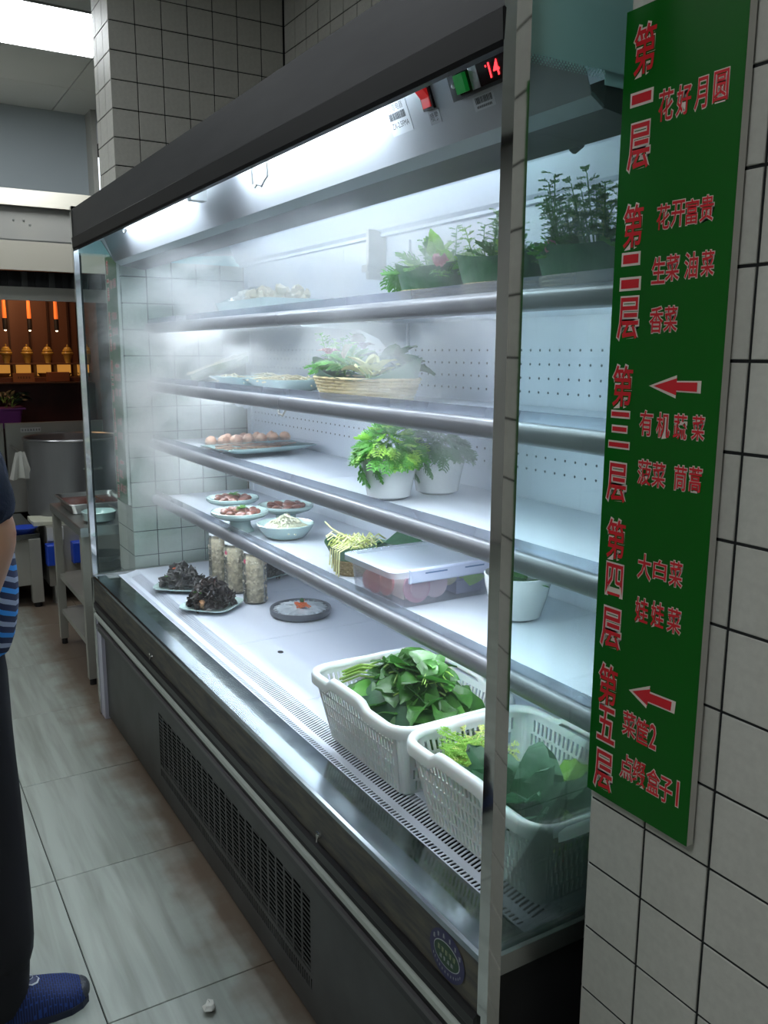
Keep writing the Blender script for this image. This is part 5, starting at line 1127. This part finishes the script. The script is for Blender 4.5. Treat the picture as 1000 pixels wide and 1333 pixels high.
# warm display niche with jars
wood = mat('dark_wood', (0.11, 0.05, 0.03), 0.5, vary=(6, (0.16, 0.08, 0.05), 0.25, (1, 1, 0.15)))
N_ = thing('display_shelf', 'dark wood serving shelf with glowing cubby holes in the far room', 'shelf', (-5.7, 0.3, 0))
back = MB().box(-0.40, -0.38, -1.6, 0.58, 1.20, 1.95).build('back_board', wood, N_)
for y in (-1.42, -1.28, -1.14, -1.0, -0.86, -0.72, -0.58, -0.44, -0.30, -0.06, 0.08, 0.215, 0.36, 0.50): MB().box(-0.378, -0.36, y - 0.006, y + 0.006, 1.35, 1.95).build('batten', mat('batten_wood', (0.035, 0.014, 0.008), 0.5), back)
MB().box(-0.38, 0.02, -1.6, 0.40, 1.350, 1.358).build('shelf_board', wood, N_); MB().box(-0.38, 0.16, -1.6, 0.40, 1.222, 1.232).build('shelf_board', wood, N_)
glow = mat('warm_strip_glow', (0.9, 0.5, 0.1), 0.5, emit=(1.0, 0.44, 0.08), estr=0.38)
amber = mat('amber_back', (0.75, 0.38, 0.06), 0.5)
for i in range(-9, 4):
    y = -0.025 + 0.138 * i
    MB().box(-0.1, 0.02, y - 0.066, y - 0.060, 1.232, 1.35).build('cubby_divider', wood, N_)
    MB().box(-0.1, -0.09, y - 0.055, y + 0.055, 1.27, 1.348).build('cubby_back', glow, N_)
    if i > -5: MB().lathe([(0, 0), (0.03, 0), (0.05, 0.028), (0.047, 0.028), (0, 0.008)], (0, 0, 0), 16).build('cubby_bowl', mat('bowl_ochre', (0.30, 0.17, 0.05), 0.4), N_, True, (-0.035, y, 1.262))
MB().box(-0.1, 0.10, -1.6, 0.40, 1.2325, 1.262).build('step_board', mat('step_wood', (0.16, 0.06, 0.03), 0.5), N_)
jarm = mat('yellow_glaze', (0.52, 0.36, 0.08), 0.25, coat=0.4)
for i in range(0, 5):
    y = 0.166 + 0.138 * i - 0.0
    if y > 0.73: continue
    t = thing('lidded_jar', 'yellow lidded ceramic jar on the glowing far shelf, ' + ('first at the photo edge', 'second from the photo edge', 'third, middle of the row', 'fourth, just left of the far post', 'fifth, seen through the far end glass')[i], 'jar', (-5.74, y, 1.359), 0, 'row of yellow jars on the far shelf')
    MB().lathe([(0, 0), (0.019, 0), (0.018, 0.006), (0.025, 0.03), (0.032, 0.058), (0.040, 0.064), (0.042, 0.074), (0.038, 0.080), (0, 0.080)], (0, 0, 0), 20).build('jar_body', jarm, t, True)
    MB().lathe([(0, 0.081), (0.031, 0.082), (0.035, 0.087), (0.034, 0.094), (0.026, 0.099), (0.026, 0.104), (0.021, 0.112), (0.010, 0.117), (0.004, 0.119), (0.007, 0.126), (0.005, 0.133), (0, 0.135)], (0, 0, 0), 20).build('lid', jarm, t, True)
bd_ = thing('wooden_box_sign', 'small wooden block sign with faint writing on the far serving shelf', 'sign', (-5.56, 0.245, 1.233))
MB().box(-0.02, 0.0, -0.07, 0.07, 0.0, 0.062).build('block', mat('orange_wood', (0.42, 0.17, 0.06), 0.5), bd_)
for i in range(5):
    b = faint_mark(60 + i, 0, 0, 0.013, 0.014, 0); b.v = [(0.001, -0.036 + 0.018 * i + p[0], 0.031 + p[2]) for p in b.v]; b.build('lettering', mat('brown_ink', (0.08, 0.03, 0.015), 0.6), bd_)
simple(MB().bevbox(-5.60, -5.56, 0.40, 0.55, 1.2335, 1.30, 0.002, 'x', 1), 'wooden_tray', mat('red_wood', (0.30, 0.10, 0.04), 0.5), 'reddish wooden tray standing on the far serving shelf', 'tray')
# pendants
glow2 = mat('copper_glow', (0.8, 0.25, 0.05), 0.3, emit=(1.0, 0.16, 0.03), estr=0.55)
for i, y in enumerate((0.168, 0.328, 0.508)):
    t = thing('pendant_lamp', ('slim glowing copper pendant lamp over the far shelf, cut by the photo edge', 'slim glowing copper pendant lamp over the far shelf, middle of three', 'slim glowing copper pendant lamp over the far shelf, closest to the far post')[i], 'lamp', (-5.70, y, 1.59), 0, 'copper pendant lamps over the far shelf')
    MB().lathe([(0.013, 0.08), (0.014, 0.10), (0.010, 0.25), (0.004, 0.40), (0, 0.40)], (0, 0, 0), 14).build('copper_tube', glow2, t, True)
    MB().lathe([(0, 0.0), (0.014, 0.0), (0.016, 0.01), (0.016, 0.08), (0, 0.08)], (0, 0, 0), 14).build('socket', blackm, t, True)
    MB().ball((0, 0, 0.0), 0.009, 8, 5).build('bulb', mat('bulb_glow', (1, 0.8, 0.6), 0.3, emit=(1, 0.75, 0.5), estr=4.0), t, True)
    MB().cyl((0, 0, 0.40), (0, 0, 1.3), 0.002, 6).build('cord', blackm, t)
pl_ = bpy.data.lights.new('niche_lamp', 'AREA'); pl_.energy = 3.0; pl_.color = (1.0, 0.52, 0.25); pl_.size = 0.8; pl_.shape = 'RECTANGLE'; pl_.size_y = 0.2
lo = bpy.data.objects.new('niche_lamp', pl_); COL.objects.link(lo); lo.location = (-5.58, 0.25, 1.95); lo.rotation_euler = (0, 0.6, 0)
# red-brown stone counter front under the niche
cnt = structure(MB().box(-6.1, -5.62, -1.6, 0.86, 0, 1.222).build('trim_5', mat('red_stone', (0.10, 0.025, 0.02), 0.35, vary=(5, (0.045, 0.015, 0.012), 0.25))))
structure(MB().box(-6.1, -5.45, 0.735, 0.86, 0, 2.2).build('trim_6', mat('dark_brick', (0.14, 0.07, 0.055), 0.7, vary=(9, (0.10, 0.10, 0.10), 0.2))))
# planter
pn = thing('purple_planter', 'purple plastic planter with dark leafy plant at the left edge', 'planter', (-5.2, 0.06, 0.955))
bq = MB(); ringbox(bq, 0.16, 0.16, 0.20, 0.20, 0.12, 0.003, 0.02); bq.build('planter_body', mat('purple_plastic', (0.22, 0.05, 0.24), 0.4), pn, 30)
MB().box(-0.09, 0.09, -0.09, 0.09, 0.085, 0.10).build('soil', mat('soil', (0.02, 0.015, 0.01), 0.9), pn)
MB().box(-0.115, 0.115, -0.115, 0.115, 0.118, 0.128).build('rim', MATS['purple_plastic'], pn)
plm = [stalked(0.09, 0.035, 0.03, mat('plant_dark', (0.012, 0.03, 0.012), 0.5), fold=0.2, curl=1.2, seed=k) for k in range(2)]
for i in range(46):
    a = random.uniform(0, 2 * PI); inst('leaf', random.choice(plm), pn, (0.05 * math.cos(a), 0.05 * math.sin(a), 0.12 + random.uniform(0, 0.08)), orient((math.cos(a), math.sin(a), random.uniform(0.2, 1.5)), random.uniform(-1, 1)), random.uniform(0.8, 1.3))
simple(MB().box(-5.3, -5.1, -0.4, 0.55, 0.0, 0.954), 'stone_plinth', mat('plinth', (0.05, 0.02, 0.018), 0.5), 'dark plinth carrying the purple planter behind the splash panels', 'plinth')
# ceiling lamps
lampm = mat('panel_glow', (1, 1, 1), 0.3, emit=(0.93, 0.98, 1.0), estr=E_CEIL)
for (x, y, lab) in ((-3.57, 0.135, 'bright square ceiling light panel at upper left'), (-1.77, -1.065, 'square ceiling light panel over the aisle behind the person'), (0.63, -1.665, 'square ceiling light panel over the photographer side'), (-3.57, -1.665, 'square ceiling light panel over the range aisle')):
    t = thing('ceiling_light', lab, 'light', (x, y, 2.9), 0, 'square ceiling light panels')
    MB().box(-0.29, 0.29, -0.29, 0.29, -0.004, 0.006).build('diffuser', lampm, t)
    b = MB()
    for q in ((-0.298, -0.29, -0.298, 0.298), (0.29, 0.298, -0.298, 0.298), (-0.29, 0.29, -0.298, -0.29), (-0.29, 0.29, 0.29, 0.298)): b.box(*q, -0.006, 0.006)
    b.build('frame', mat('lamp_frame', (0.6, 0.6, 0.6), 0.4), t)
# scrap on the floor
simple(MB().blob((0, 0, 0.012), 0.014, 0.3, 6, 4, 0.8), 'paper_scrap', mat('scrap', (0.6, 0.6, 0.56), 0.8), 'small crumpled white paper scrap on the floor tile', 'litter', None, False, (-0.752, -0.165, 0.0))

# ================================================================== THE PERSON
def skin_body(name, joints, edges, radii, m_, parent=None, sub=2, root=0):
    me = bpy.data.meshes.new(name); me.from_pydata(joints, edges, []); o = bpy.data.objects.new(name, me); COL.objects.link(o)
    sk = o.modifiers.new('s', 'SKIN'); sk.use_smooth_shade = True
    for i, r in enumerate(radii): me.skin_vertices[0].data[i].radius = r if isinstance(r, tuple) else (r, r)
    me.skin_vertices[0].data[root].use_root = True
    if sub: ss = o.modifiers.new('b', 'SUBSURF'); ss.levels = sub; ss.render_levels = sub
    dg = bpy.context.evaluated_depsgraph_get(); m2 = bpy.data.meshes.new_from_object(o.evaluated_get(dg)); m2.name = name
    bpy.data.objects.remove(o); bpy.data.meshes.remove(me)
    for p in m2.polygons: p.use_smooth = True
    m2.materials.clear(); m2.materials.append(m_)
    return inst(name, m2, parent)
skinm = mat('skin', (0.50, 0.27, 0.17), 0.5, sss=0.1)
PX, PY = -1.04, -0.585
P = thing('person', 'person in navy and blue striped shirt, black trousers and blue mesh shoes', 'person', (PX, PY, 0), -0.10)
J = []; Ed = []; Rd = []
def j(p, r, parent=None):
    J.append(p); Rd.append(r)
    if parent is not None: Ed.append((parent, len(J) - 1))
    return len(J) - 1
pel = j((0, 0, 0.88), (0.11, 0.07)); ch_ = j((0, 0.0, 1.15), (0.11, 0.065), pel); sh_ = j((0, 0.0, 1.33), (0.09, 0.05), ch_); nk = j((0, 0.0, 1.43), 0.052, sh_); hd = j((0, 0.02, 1.52), 0.078, nk); j((0, 0.015, 1.60), 0.075, hd)
wr = {}
for s_ in (-1, 1):
    a = j((s_ * 0.165, -0.005, 1.34), 0.045, sh_); b_ = j((s_ * 0.195, 0.10, 1.11), 0.038, a)
    fo = j((s_ * 0.20, 0.055, 1.0), 0.036, b_); w_ = j((s_ * 0.205, 0.0, 0.87), 0.024, fo); pm = j((s_ * 0.205, 0.005, 0.80), (0.016, 0.034), w_); wr[s_] = (pm, w_)
    for k, (dy, l, rr_) in enumerate(((0.030, 0.070, 0.0085), (0.010, 0.080, 0.009), (-0.010, 0.075, 0.0085), (-0.028, 0.058, 0.0075))):
        f1 = j((s_ * 0.202, 0.005 + dy, 0.775), rr_, pm); f2 = j((s_ * 0.196, 0.010 + dy * 1.1, 0.775 - l * 0.5), rr_ * 0.95, f1); j((s_ * 0.184, 0.018 + dy * 1.1, 0.775 - l), rr_ * 0.8, f2)
    t1 = j((s_ * 0.198, 0.038, 0.835), 0.010, pm); t2 = j((s_ * 0.190, 0.058, 0.805), 0.0095, t1); j((s_ * 0.184, 0.064, 0.775), 0.008, t2)
for s_ in (-1, 1):
    h = j((s_ * 0.075, 0, 0.80), 0.065, pel); lk_, la_ = (-0.10, -0.265) if s_ < 0 else (0.02, 0.02); kn = j((s_ * 0.09, lk_, 0.46), 0.055, h); an = j((s_ * 0.09, la_ - 0.01, 0.08), 0.028, kn); j((s_ * 0.088, la_ + 0.06, 0.035), (0.022, 0.014), an)
skin_body('body', J, Ed, Rd, skinm, P)
hb_ = MB().ball((0, 0.0, 1.585), 1, 18, 12, 0.092, 0.098, 0.085); hb_.v = [v for v in hb_.v]
hair = hb_.build('hair', mat('black_hair', (0.012, 0.01, 0.01), 0.6, bump=(60, 0.5)), P, True)
fc_ = MB(); fc_.tube([(0, 0.10, 1.545), (0, 0.118, 1.515), (0, 0.105, 1.505)], [0.006, 0.013, 0.010], 8)
fc_.build('nose', skinm, P, True)
for s_ in (-1, 1):
    MB().ball((s_ * 0.030, 0.088, 1.545), 0.011, 10, 6).build('eye', mat('eye_dark', (0.05, 0.04, 0.04), 0.2), P, True); MB().ball((s_ * 0.082, 0.01, 1.53), 1, 8, 6, 0.01, 0.02, 0.03).build('ear', skinm, P, True)
MB().ball((0, 0.092, 1.478), 1, 10, 6, 0.024, 0.008, 0.006).build('mouth', mat('lips', (0.40, 0.15, 0.12), 0.5), P, True)
def stripes_mat():
    M = bpy.data.materials.new('striped_knit'); M.use_nodes = True; nt = M.node_tree; N = nt.nodes; L = nt.links; b = N['Principled BSDF']; b.inputs['Roughness'].default_value = 0.9
    tc = N.new('ShaderNodeTexCoord'); mp = N.new('ShaderNodeMapping'); mp.inputs['Rotation'].default_value = (0.55, 0.1, 0); L.new(tc.outputs['Object'], mp.inputs[0])
    sp_ = N.new('ShaderNodeSeparateXYZ'); L.new(mp.outputs[0], sp_.inputs[0])
    mu = N.new('ShaderNodeMath'); mu.operation = 'MULTIPLY'; mu.inputs[1].default_value = 24.0; L.new(sp_.outputs[2], mu.inputs[0])
    fr = N.new('ShaderNodeMath'); fr.operation = 'FRACT'; L.new(mu.outputs[0], fr.inputs[0])
    r = N.new('ShaderNodeValToRGB'); r.color_ramp.interpolation = 'CONSTANT'; e = r.color_ramp.elements
    e[0].position = 0; e[0].color = (0.006, 0.012, 0.05, 1); e[1].position = 0.28; e[1].color = (0.30, 0.34, 0.45, 1)
    for p_, c in ((0.50, (0.006, 0.012, 0.05, 1)), (0.78, (0.02, 0.22, 0.60, 1))): q = e.new(p_); q.color = c
    L.new(fr.outputs[0], r.inputs[0]); L.new(r.outputs[0], b.inputs['Base Color']); return M
J, Ed, Rd = [], [], []
a0_ = j((0, 0.0, 0.80), (0.15, 0.11)); a0 = j((0, 0.0, 0.87), (0.172, 0.128), a0_); a1 = j((0, 0.012, 0.97), (0.17, 0.135), a0); a2 = j((0, 0.0, 1.15), (0.165, 0.12), a1); a3 = j((0, -0.005, 1.33), (0.160, 0.105), a2); a4 = j((0, 0, 1.40), 0.072, a3)
shirt = skin_body('shirt', J, Ed, Rd, stripes_mat(), P)
navy = mat('navy_knit', (0.008, 0.014, 0.035), 0.9, bump=(120, 0.3))
for s_ in (-1, 1):
    J, Ed, Rd = [], [], []
    a = j((s_ * 0.10, -0.01, 1.36), 0.075); b_ = j((s_ * 0.175, -0.008, 1.34), 0.072, a); c = j((s_ * 0.19, 0.055, 1.22), 0.066, b_); j((s_ * 0.196, 0.098, 1.11), 0.060, c)
    skin_body('sleeve', J, Ed, Rd, navy, P)
J, Ed, Rd = [], [], []
a0 = j((0, -0.01, 0.93), (0.135, 0.09)); a1 = j((0, -0.01, 0.85), (0.16, 0.105), a0)
for s_ in (-1, 1):
    ky_, ay_ = (-0.10, -0.26) if s_ < 0 else (0.022, 0.032)
    h = j((s_ * 0.085, 0.0 + ky_ * 0.2, 0.74), (0.095, 0.105), a1); k_ = j((s_ * 0.09, ky_, 0.46), 0.088, h); c = j((s_ * 0.095, (ky_ + ay_) / 2, 0.25), 0.086, k_); j((s_ * 0.095, ay_ - 0.005, 0.10), 0.082, c)
skin_body('trousers', J, Ed, Rd, mat('black_trousers', (0.006, 0.006, 0.009), 0.9), P)
for s_ in (-1, 1):
    ya = 0.02 if s_ > 0 else -0.27
    MB().tube([(s_ * 0.09, ya - 0.015, 0.05), (s_ * 0.092, ya - 0.005, 0.09), (s_ * 0.094, ya, 0.17)], [0.062, 0.072, 0.074], 16).build('sock', mat('black_sock', (0.005, 0.005, 0.008), 0.95), P, True)
# shoe with ribbed mesh, toe cap, crest and pull tab
def shoe_mats():
    M = mat('shoe_mesh', (0.006, 0.03, 0.17), 0.75); nt = M.node_tree; N = nt.nodes; L = nt.links; b = N['Principled BSDF']
    tc = N.new('ShaderNodeTexCoord'); mp = N.new('ShaderNodeMapping'); mp.inputs['Scale'].default_value = (1, 1, 1); L.new(tc.outputs['Object'], mp.inputs[0])
    br = N.new('ShaderNodeTexBrick'); br.inputs['Scale'].default_value = 60; br.inputs['Color1'].default_value = (0.002, 0.006, 0.04, 1); br.inputs['Color2'].default_value = (0.002, 0.008, 0.05, 1); br.inputs['Mortar'].default_value = (0.006, 0.035, 0.19, 1)
    br.inputs['Mortar Size'].default_value = 0.045; br.inputs['Brick Width'].default_value = 0.7; br.inputs['Row Height'].default_value = 0.32
    L.new(mp.outputs[0], br.inputs[0]); L.new(br.outputs[0], b.inputs['Base Color'])
    bp = N.new('ShaderNodeBump'); bp.inputs['Strength'].default_value = 0.6; bp.inputs['Distance'].default_value = 0.002; L.new(br.outputs[1], bp.inputs['Height']); L.new(bp.outputs[0], b.inputs['Normal']); return M
shm = shoe_mats()
secs = [(-0.115, 0.030, 0.085), (-0.10, 0.036, 0.095), (-0.05, 0.040, 0.098), (0.0, 0.043, 0.094), (0.04, 0.047, 0.083), (0.08, 0.050, 0.070), (0.115, 0.048, 0.058), (0.14, 0.038, 0.047), (0.155, 0.022, 0.036)]
def shoe(s_, rz):
    n = 12; v = []
    for (y, w, h) in secs:
        for k in range(n):
            a = PI * k / (n - 1); v.append((w * math.cos(a), y, 0.012 + (h - 0.012) * math.sin(a) ** 0.75))
    f = [(i * n + k, i * n + k + 1, (i + 1) * n + k + 1, (i + 1) * n + k) for i in range(len(secs) - 1) for k in range(n - 1)] + [tuple((len(secs) - 1) * n + k for k in range(n)), tuple(range(n))[::-1]]
    sh = MB().add(v, f).build('shoe', shm, P, True, (s_ * 0.085, 0.05 if s_ > 0 else -0.24, 0)); sh.rotation_euler = (0, 0, rz)
    so_ = MB(); out = [(w * 1.05, y) for y, w, h in secs] + [(-w * 1.05, y) for y, w, h in reversed(secs)]; m_ = len(out)
    so_.add([(x, y, 0.0) for x, y in out] + [(x, y, 0.016) for x, y in out], [tuple(range(m_))[::-1], tuple(range(m_, 2 * m_))] + [(i, (i + 1) % m_, m_ + (i + 1) % m_, m_ + i) for i in range(m_)])
    so_.build('sole', mat('navy_sole', (0.006, 0.010, 0.03), 0.6), sh)
    MB().ball((0, 0.140, 0.024), 1, 12, 8, 0.034, 0.022, 0.022).build('toe_cap', mat('toe_rubber', (0.03, 0.035, 0.045), 0.5, bump=(200, 0.5)), sh, True)
    cr = [(-0.016, 0.010), (-0.019, -0.006), (-0.012, -0.018), (0.0, -0.023), (0.012, -0.018), (0.019, -0.006), (0.016, 0.010), (0.0, 0.018)]
    def onfoot(x, y, h): yy = 0.035 - y; return (x, yy, 0.0875 - (yy - 0.02) * 0.33 + h - abs(x) * 0.22)
    for k, hh, m__, nm in ((1.0, 0.004, mat('crest_white', (0.55, 0.58, 0.62), 0.5), 'crest_edge'), (0.86, 0.0055, mat('crest_navy', (0.01, 0.02, 0.08), 0.5), 'crest')):
        MB().add([onfoot(x * k, y * k, hh) for x, y in cr] + [onfoot(0, 0, hh + 0.003)], [(i, (i + 1) % 8, 8) for i in range(8)]).build(nm, m__, sh)
    a = MB(); a.tube([onfoot(0.009 * math.cos(t), 0.009 * math.sin(t), 0.010) for t in [2 * PI * i / 16 for i in range(16)]], 0.001, 4, False, True); a.tube([onfoot(-0.006, 0.006, 0.010), onfoot(0, -0.006, 0.011), onfoot(0.006, 0.006, 0.010)], 0.0011, 4); a.build('crest_emblem', MATS['crest_white'], sh)
    for dx_, m__ in ((-0.003, MATS['crest_white']), (0.003, mat('tab_red', (0.45, 0.02, 0.03), 0.6))):
        MB().tube([(dx_, 0.012, 0.095), (dx_, 0.010, 0.112), (dx_, 0.0, 0.118), (dx_, -0.008, 0.105)], 0.0032, 6).build('pull_tab', m__, sh, True)
shoe(1, 0.05); shoe(-1, 0.1)

# ================================================================== MIST
def mist_mat():
    M = bpy.data.materials.new('cold_mist'); M.use_nodes = True; nt = M.node_tree; N = nt.nodes; L = nt.links
    N.remove(N['Principled BSDF']); out = N['Material Output']
    vs = N.new('ShaderNodeVolumeScatter'); vs.inputs['Color'].default_value = (0.95, 0.98, 1, 1); vs.inputs['Anisotropy'].default_value = 0.1
    g = N.new('ShaderNodeNewGeometry')
    nz_ = N.new('ShaderNodeTexNoise'); nz_.inputs['Scale'].default_value = 3.3; nz_.inputs['Detail'].default_value = 4; nz_.inputs['Roughness'].default_value = 0.6; nz_.inputs['Distortion'].default_value = 1.2
    mp = N.new('ShaderNodeMapping'); mp.inputs['Scale'].default_value = (0.8, 1.0, 1.5); L.new(g.outputs['Position'], mp.inputs[0]); L.new(mp.outputs[0], nz_.inputs[0])
    acc = None
    def math_(op, a, b=None, c=None, clamp=False):
        m_ = N.new('ShaderNodeMath'); m_.operation = op; m_.use_clamp = clamp
        for i, x in enumerate((a, b, c)):
            if x is None: continue
            if isinstance(x, (int, float)): m_.inputs[i].default_value = x
            else: L.new(x, m_.inputs[i])
        return m_.outputs[0]
    for (cx, cy_, cz, r, w) in MIST:
        sb_ = N.new('ShaderNodeVectorMath'); sb_.operation = 'DISTANCE'; sb_.inputs[1].default_value = (cx, cy_, cz); L.new(g.outputs['Position'], sb_.inputs[0])
        mr = N.new('ShaderNodeMapRange'); mr.interpolation_type = 'SMOOTHSTEP'; mr.inputs[1].default_value = r; mr.inputs[2].default_value = 0; mr.inputs[3].default_value = 0; mr.inputs[4].default_value = w
        L.new(sb_.outputs['Value'], mr.inputs[0]); acc = mr.outputs[0] if acc is None else math_('ADD', acc, mr.outputs[0])
    nr = N.new('ShaderNodeMapRange'); nr.inputs[1].default_value = 0.42; nr.inputs[2].default_value = 0.62; nr.inputs[3].default_value = 0.06; nr.inputs[4].default_value = 1.9; L.new(nz_.outputs[0], nr.inputs[0])
    d = math_('MULTIPLY', acc, nr.outputs[0]); L.new(math_('ADD', d, 0.05), vs.inputs['Density']); L.new(vs.outputs[0], out.inputs['Volume'])
    return M
MIST = [(-2.25, 0.35, 1.50, 0.55, 3.2), (-1.75, 0.42, 1.62, 0.50, 2.6), (-2.05, 0.15, 1.25, 0.45, 2.6), (-1.25, 0.40, 1.68, 0.45, 1.8), (-0.78, 0.36, 1.62, 0.34, 3.0), (-0.50, 0.30, 1.62, 0.30, 2.2), (-0.22, 0.40, 1.60, 0.32, 1.8), (-0.85, 0.45, 1.45, 0.30, 2.6), (-1.3, 0.40, 1.42, 0.25, 1.8), (-0.75, 0.55, 1.20, 0.28, 1.6), (-2.1, 0.12, 0.95, 0.35, 1.6)]
mo = MB().box(-2.485, -0.012, 0.03, 0.655, 0.60, 1.748).build('mist', mist_mat())
tag(mo, 'cold white mist drifting over the shelves inside the case, thickest at upper left', 'mist', None, 'stuff')
